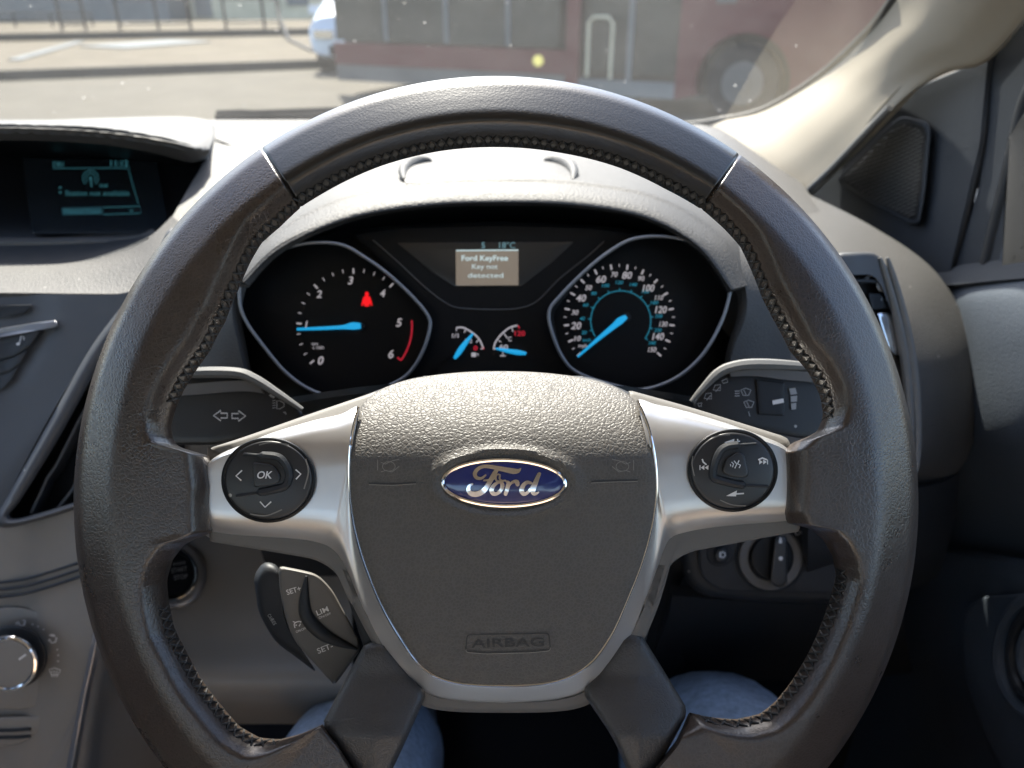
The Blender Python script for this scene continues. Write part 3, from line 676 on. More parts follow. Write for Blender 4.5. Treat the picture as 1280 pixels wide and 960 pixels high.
# ---------------- hooded radio display recess
loft([[(-300, 154, .98), (-60, 153, .98), (60, 150, .97), (150, 147, .96), (225, 146, .95), (262, 151, .94), (270, 160, .92)],
      [(-300, 155, .84), (-60, 155, .84), (60, 154, .83), (150, 156, .82), (215, 160, .82), (256, 168, .83), (268, 170, .85)],
      [(-300, 160, .70), (-60, 158, .70), (50, 158.5, .70), (130, 163, .70), (200, 172, .71), (245, 182, .735), (262, 186, .76)],
      [(-300, 164, .685), (-60, 162, .685), (50, 163, .685), (130, 168, .69), (200, 178, .70), (243, 189, .73), (261, 191, .76)],
      [(-300, 178, .70), (-60, 176, .70), (50, 176, .70), (130, 181, .705), (195, 192, .72), (238, 203, .745), (258, 196, .77)]],
     60, 40, .005).build('display_hood', DASH_FINE, dash)
loft([[(-300, 176, .70), (-60, 174, .70), (50, 175, .70), (130, 180, .705), (195, 191, .72), (238, 202, .745), (262, 196, .775)],
      [(-300, 196, .79), (-60, 194, .79), (50, 195, .79), (130, 198, .79), (195, 204, .79), (230, 210, .79), (250, 206, .79)]], 40, 6, .002).build('recess_ceiling', BLACK, dash)
def dsc(x, y): return .785-.00060*(y-200)
slab(rounded([(-310, 186), (240, 198), (262, 190), (240, 230), (200, 305), (-310, 312)], 6), lambda x, y: dsc(x, y)+.004, .01, bevel=1, rings=2).build('recess_back', BLACK, dash)
# recess sill and the bright surfaces below and right of it
loft([[(-300, 296, .735), (0, 297, .730), (100, 297, .728), (165, 296, .726), (190, 286, .73)],
      [(-300, 303, .705), (0, 303, .702), (100, 302, .70), (165, 300, .70), (195, 290, .71)]], 30, 5, .004).build('recess_sill', SATIN if False else PANEL, dash)
loft([[(-300, 303, .712), (0, 303, .709), (100, 302, .705), (168, 298, .70), (205, 284, .70)],
      [(-300, 331, .665), (0, 330, .662), (95, 328, .655), (150, 315, .648), (185, 297, .645)]], 40, 10, .004).build('recess_lower', PANEL_DARK, dash)
loft([[(-300, 330, .668), (0, 329, .665), (95, 327, .658), (150, 314, .650), (188, 295, .648), (215, 270, .67)],
      [(-300, 342, .630), (0, 341, .628), (95, 339, .622), (160, 330, .615), (205, 312, .615), (235, 290, .63)],
      [(-300, 366, .590), (0, 366, .588), (95, 367, .584), (160, 366, .580), (205, 352, .585), (240, 330, .60)]], 50, 16, .006).build('shelf_panel', DASH, dash)
# sunlit cheek between the recess and the wheel
loft([[(269, 158, .93), (263, 172, .85), (258, 196, .785), (234, 238, .718), (207, 284, .662), (189, 296, .648), (170, 312, .640)],
      [(300, 162, .93), (306, 182, .855), (300, 205, .785), (275, 245, .717), (240, 290, .658), (218, 305, .635), (195, 325, .62)],
      [(390, 168, .93), (385, 195, .85), (370, 225, .77), (330, 280, .68), (290, 325, .62), (265, 350, .605), (235, 380, .595)]], 50, 24, .006).build('recess_cheek', DASH, dash)
mb = MB(); mb.tube([C(*p) for p in cat([(269, 174.5, .838), (290, 183, .842), (308, 194, .846), (330, 206, .85)], 12)], .0011, 6); mb.build('panel_joint', BLACK, dash)
# ---------------- centre stack
def dst(x, y): return .590-.00009*(y-367)-.00010*max(0, x) if y < 650 else .5645-.00010*max(0, x)+.00008*(y-650)
def stack(rows, name, m, nu=40, nv=30):
    return loft([[(x, y, dst(x, y)) for x, y in r] for r in rows], nu, nv, .01).build(name, m, dash)
stack([[(-300, 368), (0, 368), (80, 368), (150, 367), (196, 352)], [(-300, 440), (0, 440), (60, 440), (110, 432), (150, 385)], [(-300, 530), (-30, 530), (10, 530), (50, 528), (80, 490)], [(-300, 640), (-60, 640), (-30, 640), (-10, 640), (5, 630)], [(-300, 664), (-60, 664), (-30, 664), (-10, 662), (0, 660)]], 'stack_panel', STACK)
stack([[(-300, 655), (0, 657), (50, 648), (100, 634), (150, 618)], [(-300, 700), (0, 690), (50, 685), (100, 672), (150, 660)], [(-300, 790), (0, 790), (50, 790), (110, 790), (150, 745)], [(-300, 880), (0, 880), (50, 880), (96, 880), (122, 800)], [(-300, 1000), (0, 1000), (50, 1000), (78, 1000), (84, 980)]], 'climate_panel', PANEL_LOW)
for oy in (0, 9, 18):
    mb = MB(); mb.tube([C(x, y+oy, dst(x, y)-.0003) for x, y in cat([(-60, 733), (20, 726), (60, 716), (100, 703), (130, 692)], 24)], .0011, 6); mb.build('panel_groove', PANEL_DARK, dash)
# CD slot and radio buttons
slab(rounded([(-60, 381), (40, 381), (32, 391), (14, 396), (-60, 397)], 3), lambda x, y: dst(x, y)-.0006, .004, bevel=1, rings=2).build('disc_slot', DEEP, dash)
slab(rounded([(-80, 425), (40, 404), (71, 400), (73, 408), (52, 412), (-80, 436)], 4), lambda x, y: dst(x, y)-.004, .008, bevel=3, rings=3, center=(20, 414)).build('button_bezel', SATIN, dash)
bt = slab(rounded([(-40, 433), (49, 409), (50, 416), (38, 432), (20, 444), (-40, 460)], 4), lambda x, y: dst(x, y)-.003, .008, bevel=2, rings=3).build('radio_button', BUTTON, dash)
m = Marks(); m.dot(22.5, 430, 2.2, 1.6); m.line([(24.4, 429.5), (26.4, 419.5), (30, 421.5), (29.6, 425)], 1.0); m.build('note_symbol', lambda x, y: dst(x, y)-.0036, INK, bt, lift=.0005)
for q in ([(-40, 463), (18, 446), (36, 436), (28, 452), (14, 463), (-40, 480)], [(-40, 484), (12, 466), (24, 458), (16, 474), (4, 486), (-40, 500)]):
    slab(rounded(q, 3), lambda x, y: dst(x, y)-.002, .008, bevel=2, rings=3).build('radio_button', BUTTON, dash)
# climate dial
KX, KY = 15, 823
def dk(x, y): return dst(30, y)-.003
slab(ell(KX, KY, 74, 64, 60), lambda x, y: dst(30, y)-.001, .006, bevel=2, rings=3).build('dial_plate', PANEL_LOW, dash)
slab(ell(KX, KY-2, 44, 40, 60), lambda x, y: dst(30, y)-.014, .02, bevel=4, rings=4).build('dial_skirt', PANEL_DARK, dash)
kn = slab(ell(KX-4, KY+6, 33, 31, 60), lambda x, y: dst(30, y)-.026, .02, bevel=3, rings=6).build('climate_dial', PANEL_LOW, dash)
ringtube(ell(KX-4, KY+6, 33.5, 31.5, 72), lambda x, y: dst(30, y)-.0245, .0018, 8).build('dial_ring', CHROME, kn)
m = Marks(); m.line([(23.5, 824.5), (32.5, 818)], 2.6); m.build('dial_pointer', lambda x, y: dst(30, y)-.026, INK, kn, lift=.0006)
m = Marks()
def Q(pts): return [(x/3.2, 660+y/3.2) for x, y in pts]
for x, y in ((8, 399), (30, 387), (130, 385), (152, 394), (174, 406), (229, 487), (233, 509), (232, 533)): m.dot(*Q([(x, y)])[0], 1.0)
m.rline(Q([(72, 376), (82, 392), (96, 388), (100, 374)]), 2.0); m.dot(*Q([(66, 382)])[0], 1.4); m.line(Q([(90, 370), (100, 368)]), 1.2)
m.rline(Q([(198, 446), (206, 460), (222, 456), (226, 440)]), 2.0); m.poly(Q([(194, 430), (204, 424), (218, 426), (222, 436), (208, 434)])); m.dot(*Q([(196, 450)])[0], 1.2)
m.line(Q([(196, 566), (218, 560), (242, 568), (232, 588), (206, 588)]), 1.2, True)
for x in (208, 218, 228): m.line(Q([(x, 570), (x-2, 582), (x+1, 596)]), 1.1)
m.build('dial_symbols', lambda x, y: dst(x, y)-.0012, INK, dash, lift=.0012)
# lower button with two ribs
lb = slab(rounded([(-60, 898), (40, 895), (57, 894), (48, 915), (24, 931), (-60, 940)], 6), lambda x, y: dst(30, y)-.002, .006, bevel=3, rings=3).build('lower_vent_button', PANEL_LOW, dash)
for y in (913, 922):
    mb = MB(); mb.tube([C(-60, y+1, dst(30, y)-.003), C(20, y, dst(30, y)-.003), C(38, y-1.5, dst(30, y)-.003)], .0011, 6); mb.build('button_rib', PANEL_DARK, lb)
# metal-look edge strip and the side of the console
loft([[(119, 778, .556), (112, 815, .557), (98, 880, .562), (78, 985, .57)], [(123, 790, .553), (117, 820, .554), (104, 880, .559), (86, 985, .566)], [(126, 800, .56), (122, 825, .562), (110, 880, .566), (92, 985, .574)]], 30, 8, .004).build('console_edge', SATIN, dash)
loft([[(126, 800, .562), (122, 825, .563), (110, 880, .567), (92, 985, .575)], [(133, 805, .575), (131, 835, .576), (120, 890, .578), (108, 985, .585)], [(150, 790, .615), (150, 840, .615), (140, 890, .62), (130, 985, .63)], [(230, 770, .70), (240, 830, .70), (240, 900, .71), (240, 985, .72)]], 30, 26, .008).build('console_side', PANEL_LOW, dash)
# ---------------- column-side panel with the start button
def dsp(x, y): return .700-.00042*(y-660)
loft([[(130, 600, dsp(0, 600)), (220, 610, dsp(0, 610)), (330, 620, dsp(0, 620)), (440, 620, dsp(0, 620))], [(130, 700, dsp(0, 700)), (220, 700, dsp(0, 700)), (330, 700, dsp(0, 700)), (440, 700, dsp(0, 700))],
      [(150, 790, dsp(0, 790)), (220, 790, dsp(0, 790)), (330, 790, dsp(0, 790)), (440, 790, dsp(0, 790))], [(190, 860, dsp(0, 850)), (240, 862, dsp(0, 850)), (330, 864, dsp(0, 850)), (440, 864, dsp(0, 850))], [(230, 905, .70), (260, 905, .70), (330, 905, .70), (440, 905, .70)]],
     30, 30, .008).build('knee_panel', PANEL_LOW, dash)
SX, SY = 215, 718
sb = slab(ell(SX, SY, 44, 44, 60), lambda x, y: dsp(x, y)-.006, .012, bevel=10, rings=3, hole=.70).build('start_button_bezel', SATIN, dash)
ringtube(ell(SX, SY, 31, 31, 60), lambda x, y: dsp(x, y)-.005, .0016, 8).build('chrome_ring', CHROME, sb)
st = slab(ell(SX, SY, 28, 28, 60), lambda x, y: dsp(x, y)-.004, .01, bevel=3, rings=5).build('start_button', BLACK, dash)
m = Marks(); m.text('START', 224, 712, 5.5, rot=8, fit=20); m.text('STOP', 226, 721, 5.5, rot=8, fit=17); m.text('ENGINE', 224, 704, 3.5, rot=8, fit=16)
m.build('button_lettering', lambda x, y: dsp(x, y)-.004, INK_DIM, st, lift=.0006)
# ---------------- light switch panel right of the column
def dlp(x, y): return .598+.00004*(y-700)-.00001*(x-900)
slab(cat(rounded([(848, 640), (1060, 640), (1060, 755), (940, 752), (880, 745), (858, 730), (850, 700)], [8, 8, 4, 20, 26, 20, 10]), 90, True), lambda x, y: dlp(x, y)+.006, .03, bevel=12, rings=4, drop=.012).build('switch_surround', PANEL_DARK, dash)
slab(cat(rounded([(872, 655), (1060, 655), (1060, 741), (900, 738), (876, 720)], [6, 4, 4, 22, 16]), 80, True), dlp, .01, bevel=2, rings=3).build('switch_plate', PANEL_DARK, dash)
ringtube(cat(rounded([(872, 655), (1060, 655), (1060, 741), (900, 738), (876, 720)], [6, 4, 4, 22, 16]), 90, True), lambda x, y: dlp(x, y)+.001, .0009, 6).build('plate_gap', DEEP, dash)
slab(ell(900, 693, 17, 15, 40), lambda x, y: dlp(x, y)-.0006, .006, bevel=1.5, rings=2).build('dimmer_well', DEEP, dash)
dm = slab(ell(902, 694, 8, 8.5, 30), lambda x, y: dlp(x, y)-.006, .008, bevel=2, rings=3).build('dimmer_button', BUTTON, dash)
m = Marks(); m.line(ell(903.5, 693.5, 3, 3.4, 14), 1.2, True); m.line([(900, 690), (900, 697)], 1.2); m.build('dimmer_symbol', lambda x, y: dlp(x, y)-.006, INK, dm, lift=.0006)
lr = slab(ell(963, 698, 40, 40, 60), lambda x, y: dlp(x, y)-.004, .01, bevel=3, rings=3, hole=.70).build('light_switch_ring', PANEL, dash)
ringtube(ell(963, 698, 42, 41, 60), lambda x, y: dlp(x, y)-.001, .0012, 6).build('ring_gap', DEEP, lr)
lk = slab(ell(965, 697, 27, 29, 50), lambda x, y: dlp(x, y)-.008, .012, bevel=3, rings=4).build('light_switch', BLACK, dash)
slab(cat(rounded([(969, 671), (983, 670), (984, 728), (978, 734), (968, 733), (963, 726)], 5), 50, True), lambda x, y: dlp(x, y)-.016, .012, bevel=3, rings=4).build('switch_grip', BUTTON, lk)
m = Marks(); m.poly([(973.5, 679), (977.5, 679), (976.5, 673), (975, 671.5)]); m.dot(976, 698, 2.6); m.build('switch_pointer', lambda x, y: dlp(x, y)-.016, INK, lk, lift=.0007)
m = Marks(); m.line(ell(997, 666, 3, 2.6, 12), 1.2, True); m.line([(1001, 664), (1003, 668)], 1.2); m.build('light_symbol', dlp, INK_DIM, dash, lift=.001)
# dark underside behind column, closing the footwell
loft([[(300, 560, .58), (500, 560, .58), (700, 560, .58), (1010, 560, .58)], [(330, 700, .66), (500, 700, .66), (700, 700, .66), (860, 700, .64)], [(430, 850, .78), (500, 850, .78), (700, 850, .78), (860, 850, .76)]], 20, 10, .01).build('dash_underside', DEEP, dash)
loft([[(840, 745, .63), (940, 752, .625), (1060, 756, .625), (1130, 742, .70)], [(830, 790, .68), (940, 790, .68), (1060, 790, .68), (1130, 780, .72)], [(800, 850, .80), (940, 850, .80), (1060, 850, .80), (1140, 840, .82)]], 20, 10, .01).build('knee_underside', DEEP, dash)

# =================================================================== COLUMN SHROUD
shr = thing('column_shroud', C(625, 640, .52), 'dark plastic steering column cover behind the wheel hub', 'column cover')
rows = []
for d, k in ((.40, .80), (.405, .9), (.44, 1.0), (.50, 1.08), (.56, 1.12), (.62, 1.1)):
    q = .40/d
    rows.append([C(625+(x-625)*k*q*1.05, 610+(y-610)*k*q*1.05, d) for x, y in cat(rounded([(470, 500), (560, 480), (690, 480), (780, 500), (800, 600), (770, 760), (700, 800), (560, 800), (490, 760), (455, 600)], 40), 60, True)])
MB().grid(rows, True).build('shroud_shell', PANEL_DARK, shr)
# gap-filling upper cowl between shroud and gauges
loft([[(330, 510, .50), (470, 490, .46), (620, 484, .45), (770, 490, .46), (900, 510, .50)], [(330, 530, .56), (470, 500, .56), (620, 494, .56), (770, 500, .56), (900, 530, .56)]], 30, 8, .004).build('shroud_cowl', BLACK, shr)

# =================================================================== INSTRUMENT CLUSTER
clu = thing('instrument_cluster', C(607, 490, .56), 'black instrument cluster with two ringed dials and a small message display', 'instrument cluster')
def X5(pts): return [(280+x/3.5556, 270+y/3.5556) for x, y in pts]
def X6(pts): return [(620+x/3.5556, 270+y/3.5556) for x, y in pts]
BL = X5([(70, 380), (85, 270), (180, 190), (300, 135), (420, 118), (530, 130), (620, 180), (720, 250), (830, 350), (905, 440), (915, 500), (880, 610), (820, 700), (740, 750), (620, 795), (500, 805), (380, 770), (270, 690), (170, 570), (100, 470)])
BR = X6([(235, 430), (290, 350), (400, 240), (500, 160), (600, 105), (720, 90), (850, 110), (960, 170), (1030, 230), (1045, 300), (1010, 450), (930, 600), (830, 700), (720, 755), (620, 770), (480, 740), (370, 700), (310, 650), (260, 550)])
DC, DD = .5545, .566                # carrier face, dial faces
slab(cat(rounded([(290, 330), (360, 300), (470, 283), (620, 276), (770, 283), (862, 300), (920, 325), (925, 420), (880, 500), (800, 520), (440, 520), (340, 500), (290, 430)], 20), 120, True), DD+.003, .012, bevel=3, rings=4).build('cluster_backplate', BLACK, clu)
# carrier between the dials
CAR = cat(rounded([(440, 292), (500, 284), (620, 281), (740, 284), (800, 292), (735, 335), (690, 392), (700, 440), (745, 500), (500, 500), (528, 440), (538, 395), (490, 342)], 8), 130, True)
slab(CAR, lambda x, y: DC+.004, .01, bevel=2, rings=5, center=(617, 400)).build('carrier_panel', BLACK, clu)
mb = MB(); mb.tube([C(x, y, DC+.0035) for x, y in cat([(466, 300), (500, 330), (530, 358), (556, 378), (575, 385), (620, 387), (650, 385), (672, 376), (700, 348), (735, 320), (755, 302)], 60)], .0005, 6)
mb.build('carrier_edge', PANEL, clu)
mb = MB(); mb.tube([C(x, y, .575) for x, y in cat([(440, 292), (520, 281), (620, 278), (720, 281), (790, 290)], 40)], .0006, 6); mb.build('carrier_crease', BLACK, clu)
for nm, B, in (('rev_dial', BL), ('speed_dial', BR)):
    o = cat(B, 140, True)
    face = slab(o, DD, .006, bevel=1, rings=6).build(nm, BLACK, clu)
    rows = [[C(x, y, .5375) for x, y in o], [C(x, y, DD) for x, y in o]]
    cx = sum(p[0] for p in o)/140; cy = sum(p[1] for p in o)/140
    mb = MB(); mb.grid([[C(cx+(x-cx)*1.012, cy+(y-cy)*1.012, .538) for x, y in o], [C(cx+(x-cx)*.985, cy+(y-cy)*.985, DD) for x, y in o]], True); mb.build('dial_wall', BLACK, face)
    ringtube(o, .5365, .00115, 10).build('dial_ring', SATIN, face)
    if nm == 'rev_dial': tach = face
    else: speedo = face
def tick(m, cx, cy, ang, r0, r1, w, e=1.0):
    c, s = math.cos(R(ang)), math.sin(R(ang)); m.line([(cx+c*r0, cy-s*r0*e), (cx+c*r1, cy-s*r1*e)], w)
# tachometer
m = Marks(); TX, TY = 443, 408
for k in range(0, 19):
    a = 220-258*k/24*1.0
    if k > 16: continue
    tick(m, TX, TY, a, 66 if k % 4 == 0 else 68, 72.5, 2.0 if k % 4 == 0 else 1.1)
for t, x, y, h in (('0', 401, 450.5, 10), ('1', 383, 405.5, 8.5), ('2', 399.5, 367.5, 9), ('3', 438.5, 350.5, 9.5), ('4', 478.5, 366.5, 9), ('5', 499, 403, 10), ('6', 489, 442.5, 10)):
    m.text(t, x, y, h, shear=.2, bold=.02)
m.text('rpm', 393.5, 429.5, 3.6, bold=.01); m.text('x 1000', 397.5, 434.5, 3.6, bold=.01)
m.build('dial_lettering', DD, DIALTXT, tach, lift=.0006)
m = Marks(); arc = [(TX+72*math.cos(R(a)), TY-72*math.sin(R(a))) for a in range(6, -39, -3)]
m.line(arc, 2.0); m.line([arc[-1], (arc[-1][0]-4.5, arc[-1][1]-3.5)], 2.0); m.build('red_zone', DD, REDTXT, tach, lift=.0006)
m = Marks(); m.dot(458.5, 367.5, 2.4, 2.8); m.poly([(457, 369), (460, 369), (464, 376), (465, 380), (452, 380), (453, 376)]); m.line([(455, 371), (452.5, 382)], 1.6); m.line([(462, 371), (464.5, 382)], 1.6); m.poly([(455, 380), (462, 380), (461, 383), (456, 383)])
m.build('seatbelt_warning', DD, REDLIT, tach, lift=.0006)
def needle(pts, w, name, parent, d=DD-.005):
    mb = MB(); f = []
    c = cat([(x, y, q) for (x, y), q in zip(pts, w)], 24); n = len(c); L_, R_, T_ = [], [], []
    dx, dy = c[-1][0]-c[0][0], c[-1][1]-c[0][1]; q = math.hypot(dx, dy); nx, ny = -dy/q, dx/q
    rows = [[C(x+nx*ww/2, y+ny*ww/2, d+.002), C(x+nx*ww/2, y+ny*ww/2, d), C(x, y, d-.0006), C(x-nx*ww/2, y-ny*ww/2, d), C(x-nx*ww/2, y-ny*ww/2, d+.002)] for x, y, ww in c]
    k = MB().grid(rows, True); k.f.append((0, 1, 2, 3, 4)); k.mi.append(0); e = (len(rows)-1)*5; k.f.append((e+4, e+3, e+2, e+1, e)); k.mi.append(0)
    return k.build(name, NEEDLE, parent)
needle([(371, 411.5), (400, 410.5), (428, 409), (440, 407.5), (451, 407.5)], [3.2, 4, 5, 9, 7], 'needle', tach)
slab(ell(451.5, 407.5, 5, 5, 24), DD-.004, .006, bevel=1.5, rings=2).build('needle_hub', PANEL_DARK, tach)
# speedometer
m = Marks(); SPX, SPY = 774, 399.5
for k in range(0, 31):
    a = 221-262*k/30; big = k % 2 == 0
    tick(m, SPX, SPY, a, 63 if big else 66, 69.5, 2.2 if big else 1.1)
for t, x, y, h in (('10', 722, 423, 6), ('20', 720.5, 407, 8.5), ('30', 719, 390.5, 6), ('40', 726.5, 372.5, 8.5), ('50', 736, 359.5, 6), ('60', 751.5, 349, 8.5), ('70', 768, 343, 6), ('80', 784, 344, 8.5), ('90', 801.5, 348, 6),
                   ('100', 811, 360, 8.5), ('110', 824, 372, 6), ('120', 826.5, 387, 8.5), ('130', 829.5, 405, 6), ('140', 823, 420.5, 8.5), ('150', 815.5, 437, 6)):
    m.text(t, x, y, h, shear=.2, bold=.02, fit=(14 if len(t) == 3 else 12) if h > 7 else (10 if len(t) == 3 else 8))
m.text('mph', 728.5, 432, 4.5, fit=11, bold=.01)
m.build('dial_lettering', DD, DIALTXT, speedo, lift=.0006)
m = Marks(); m.line([(776+37.5*math.cos(R(a)), 401-37.5*math.sin(R(a))) for a in range(212, -40, -6)], 1.1)
for k in range(13):
    a = 221-262*k/12*.97+-2; tick(m, 776, 401, a, 37, 41, 1.1)
    if k: m.text(str(k*20), 776+48*math.cos(R(a)), 401-48*math.sin(R(a)), 4.2, shear=.2, bold=.01, fit=9 if k >= 5 else 6.5)
m.text('km/h', 733.5, 425, 4.2, fit=10, bold=.01)
m.build('inner_lettering', DD, TEALTXT, speedo, lift=.0006)
needle([(722, 446), (745, 426), (768, 407), (775, 401), (783, 395.5)], [2.4, 4.4, 7, 9, 5], 'needle', speedo)
slab(ell(782.5, 396.5, 6, 6, 24), DD-.004, .006, bevel=1.5, rings=2).build('needle_hub', PANEL_DARK, speedo)
# fuel and temperature gauges
def Y6(pts): return [(530+x*.198, 280+y*.198) for x, y in pts]
DG = DC+.004
m = Marks()
m.line(cat(Y6([(205, 655), (250, 655), (310, 690), (350, 730), (375, 785)]), 24), 2.0); m.line(cat(Y6([(440, 790), (452, 745), (490, 695), (540, 655), (590, 640)]), 24), 2.0)
for a, b in (((205, 655), (205, 675)), ((265, 660), (255, 685)), ((345, 730), (330, 748)), ((470, 735), (485, 745)), ((505, 690), (520, 712)), ((555, 655), (562, 680)), ((440, 790), (460, 790)), ((375, 785), (358, 788))): m.line(Y6([a, b]), 1.3)
m.text('1/1', *Y6([(198, 705)])[0], 5.2, bold=.02, fit=8); m.text('1/2', *Y6([(282, 738)])[0], 5.0, fit=9, bold=.01); m.text('60', *Y6([(503, 776)])[0], 5.6, fit=11, bold=.02); m.text('°C', *Y6([(536, 726)])[0], 5.4, fit=7, bold=.02)
m.poly(Y6([(300, 812), (328, 812), (328, 838), (300, 838)])); m.line(Y6([(330, 820), (342, 822), (342, 832)]), 1.1); m.line(Y6([(480, 832), (516, 832)]), 1.3); m.line(Y6([(498, 808), (498, 832)]), 1.3)
m.build('gauge_lettering', DG, DIALTXT, clu, lift=.0006)
m = Marks(); m.text('0', *Y6([(325, 783)])[0], 5.4, bold=.03, fit=5); m.line(Y6([(368, 775), (378, 790)]), 2); m.build('fuel_red_mark', DG, REDTXT, clu, lift=.0006)
m = Marks(); m.text('120', *Y6([(605, 690)])[0], 6, fit=13, bold=.02); m.line(Y6([(595, 640), (602, 662)]), 1.4); m.build('temperature_red_mark', DG, REDTXT, clu, lift=.0006)
needle(Y6([(192, 850), (220, 810), (255, 760), (310, 690)]), [3.5, 6.5, 6, 2], 'gauge_needle', clu, DG-.003); needle(Y6([(645, 818), (600, 812), (540, 803), (452, 786)]), [3.5, 6, 5.5, 2], 'gauge_needle', clu, DG-.003)
# message display
slab(rounded([(496, 303.5), (717, 302.5), (690, 328), (651, 358), (568, 358), (540, 340)], 3), DC+.0030, .003, bevel=.5, rings=3).build('display_mask', TRAPEZE, clu)
lcd = slab(rounded([(569.5, 313), (648, 312), (648, 356.5), (570, 357)], 1.5), DC+.0024, .002, bevel=.4, rings=4).build('message_display', LCD, clu)
m = Marks(); m.text('5', 604, 306.5, 7.5, bold=.01); m.text('18°C', 634, 306.5, 7.5, fit=20); m.build('status_lettering', DC+.0024, LCDTXT2, lcd, lift=.0006)
m = Marks(); m.text('Ford KeyFree', 606, 322.5, 6.6, fit=58, bold=.02); m.line([(570, 313.2), (648, 312.6)], 1.6); m.build('message_lettering', DC+.0024, LCDTXT, lcd, lift=.0006)
m = Marks(); m.text('Key not', 606, 333, 6.2, fit=32); m.text('detected', 607, 344, 6, fit=44); m.build('message_lettering', DC+.0024, LCDTXT, lcd, lift=.0006)

# =================================================================== RADIO DISPLAY
rad = thing('radio_display', C(118, 272, .75), 'small dark radio screen with pale teal text in the hooded recess', 'radio display')
def drd(x, y): return dsc(x, y)-.002
slab(rounded([(28, 196), (196, 200), (212, 292), (40, 292)], 4), drd, .006, bevel=1, rings=2).build('screen_panel', SCREEN, rad)
def Z(pts): return [(x*.21875, 140+y*.21875) for x, y in pts]
m = Marks()
m.text('DB1', *Z([(333, 298)])[0], 6.2, fit=13); m.text('11:12', *Z([(682, 293)])[0], 7.4, fit=22, bold=.01)
m.line(Z([(300, 322), (740, 320)]), .7); m.line(Z([(735, 330), (790, 525)]), .7)
for r in (44, 27): m.line([(Z([(517, 378)])[0][0]+r*.21875*math.cos(R(a)), Z([(517, 378)])[0][1]-r*.21875*math.sin(R(a))) for a in range(-50, 231, 14)], .8)
m.dot(*Z([(517, 378)])[0], 1.8); m.line(Z([(517, 380), (523, 428)]), 1.4); m.text('DAB', *Z([(592, 420)])[0], 3.6, fit=10, bold=.01)
m.text('Station not available', *Z([(556, 463)])[0], 6.2, fit=80)
m.poly(Z([(334, 436), (344, 424), (354, 436)])); m.poly(Z([(334, 455), (354, 455), (344, 467)]))
m.line(Z([(590, 545), (800, 538), (806, 578), (592, 585)]), .8, True); m.text('v', *Z([(750, 560)])[0], 4, fit=6)
m.build('screen_lettering', drd, SCREENTXT, rad, lift=.0006)
m = Marks(); m.poly(Z([(352, 548), (582, 542), (586, 583), (358, 590)])); m.build('screen_key', drd, SCREENBAR, rad, lift=.0005)
m = Marks(); m.text('Manual Tune', *Z([(468, 567)])[0], 5.4, fit=44); m.build('key_lettering', drd, SCREENTXT, rad, lift=.0008)
slab(ell(44, 218, 2.6, 3, 16), lambda x, y: drd(x, y)-.0002, .002, bevel=.6, rings=2).build('light_sensor', PANEL, rad)

# =================================================================== STALKS
def dsl(x, y): return .452+.00005*abs(x-625)*.2
lst = thing('indicator_stalk', C(330, 520, .47), 'black stalk left of the wheel printed with two turn arrows', 'stalk')
LS = [(150, 478), (225, 466), (293, 466), (318, 474), (345, 490), (380, 513), (378, 530), (330, 545), (270, 556), (150, 556)]
slab(cat(rounded(LS, 8), 90, True), lambda x, y: .452+.00006*max(0, 490-y), .022, bevel=7, rings=5, center=(270, 512)).build('stalk_body', BUTTON, lst)
mb = MB(); mb.tube([C(x, y, .4505) for x, y in cat([(150, 476), (225, 467), (292, 466), (318, 474), (346, 491), (378, 512)], 40)], [.0014+.002*math.sin(math.pi*k/39) for k in range(40)], 8); mb.build('stalk_edge', GREYTRIM, lst)
loft([[(150, 486, .4490), (235, 480, .4490), (300, 476, .4492), (325, 484, .4497)], [(150, 500, .4490), (235, 494, .4490), (300, 489, .4493), (330, 492, .4500)]], 30, 5, .003).build('stalk_sleeve', PANEL, lst)
m = Marks()
def arrow(m, x, y, s, k=1, w=1.7):
    m.line([(x, y-3*k), (x, y+3*k), (x+8*s*k, y+3*k), (x+8*s*k, y+6.5*k), (x+17*s*k, y), (x+8*s*k, y-6.5*k), (x+8*s*k, y-3*k)], w, True)
arrow(m, 284, 519.5, -1); arrow(m, 290, 520, 1)
m.build('turn_arrows', .452, INK, lst, lift=.0012)
m = Marks()
m.line([(350, 501), (346, 501), (346, 511), (350, 511), (355, 508), (355, 504)], 1.3, True)
for y in (501, 504, 507, 510): m.line([(340.5, y), (344.5, y-.6)], 1.0)
m.poly([(336, 494), (341, 491), (340, 494), (344, 496), (342, 498), (338, 496)]); m.line([(354, 515), (358, 518), (357, 515)], 1.2, True)
m.build('lamp_symbols', .452, INK_DIM, lst, lift=.0012)
rst = thing('wiper_stalk', C(940, 510, .47), 'black stalk right of the wheel with wiper symbols and a rotary ring', 'stalk')
RS = [(866, 500), (890, 472), (912, 460), (945, 455), (985, 453), (1080, 462), (1080, 548), (1000, 548), (930, 535), (868, 520)]
slab(cat(rounded(RS, 8), 90, True), lambda x, y: .452+.00006*max(0, 480-y), .022, bevel=7, rings=5, center=(960, 505)).build('stalk_body', BUTTON, rst)
mb = MB(); mb.tube([C(x, y, .4505) for x, y in cat([(864, 502), (878, 486), (897, 467), (916, 459), (945, 456), (1000, 458), (1080, 464)], 40)], [.0012+.0024*math.sin(math.pi*min(1, k/34)) for k in range(40)], 8); mb.build('stalk_edge', GREYTRIM, rst)
loft([[(912, 465, .4490), (945, 462, .4488), (985, 463, .4488), (1080, 469, .4490)], [(914, 471, .4490), (945, 470, .4488), (985, 475, .4488), (1080, 483, .4490)]], 30, 5, .003).build('stalk_sleeve', PANEL, rst)
slab(rounded([(945, 474), (981, 478), (980, 520), (948, 518)], 2), .4505, .01, bevel=2, rings=3).build('rotary_ring', PANEL_DARK, rst)
m = Marks()
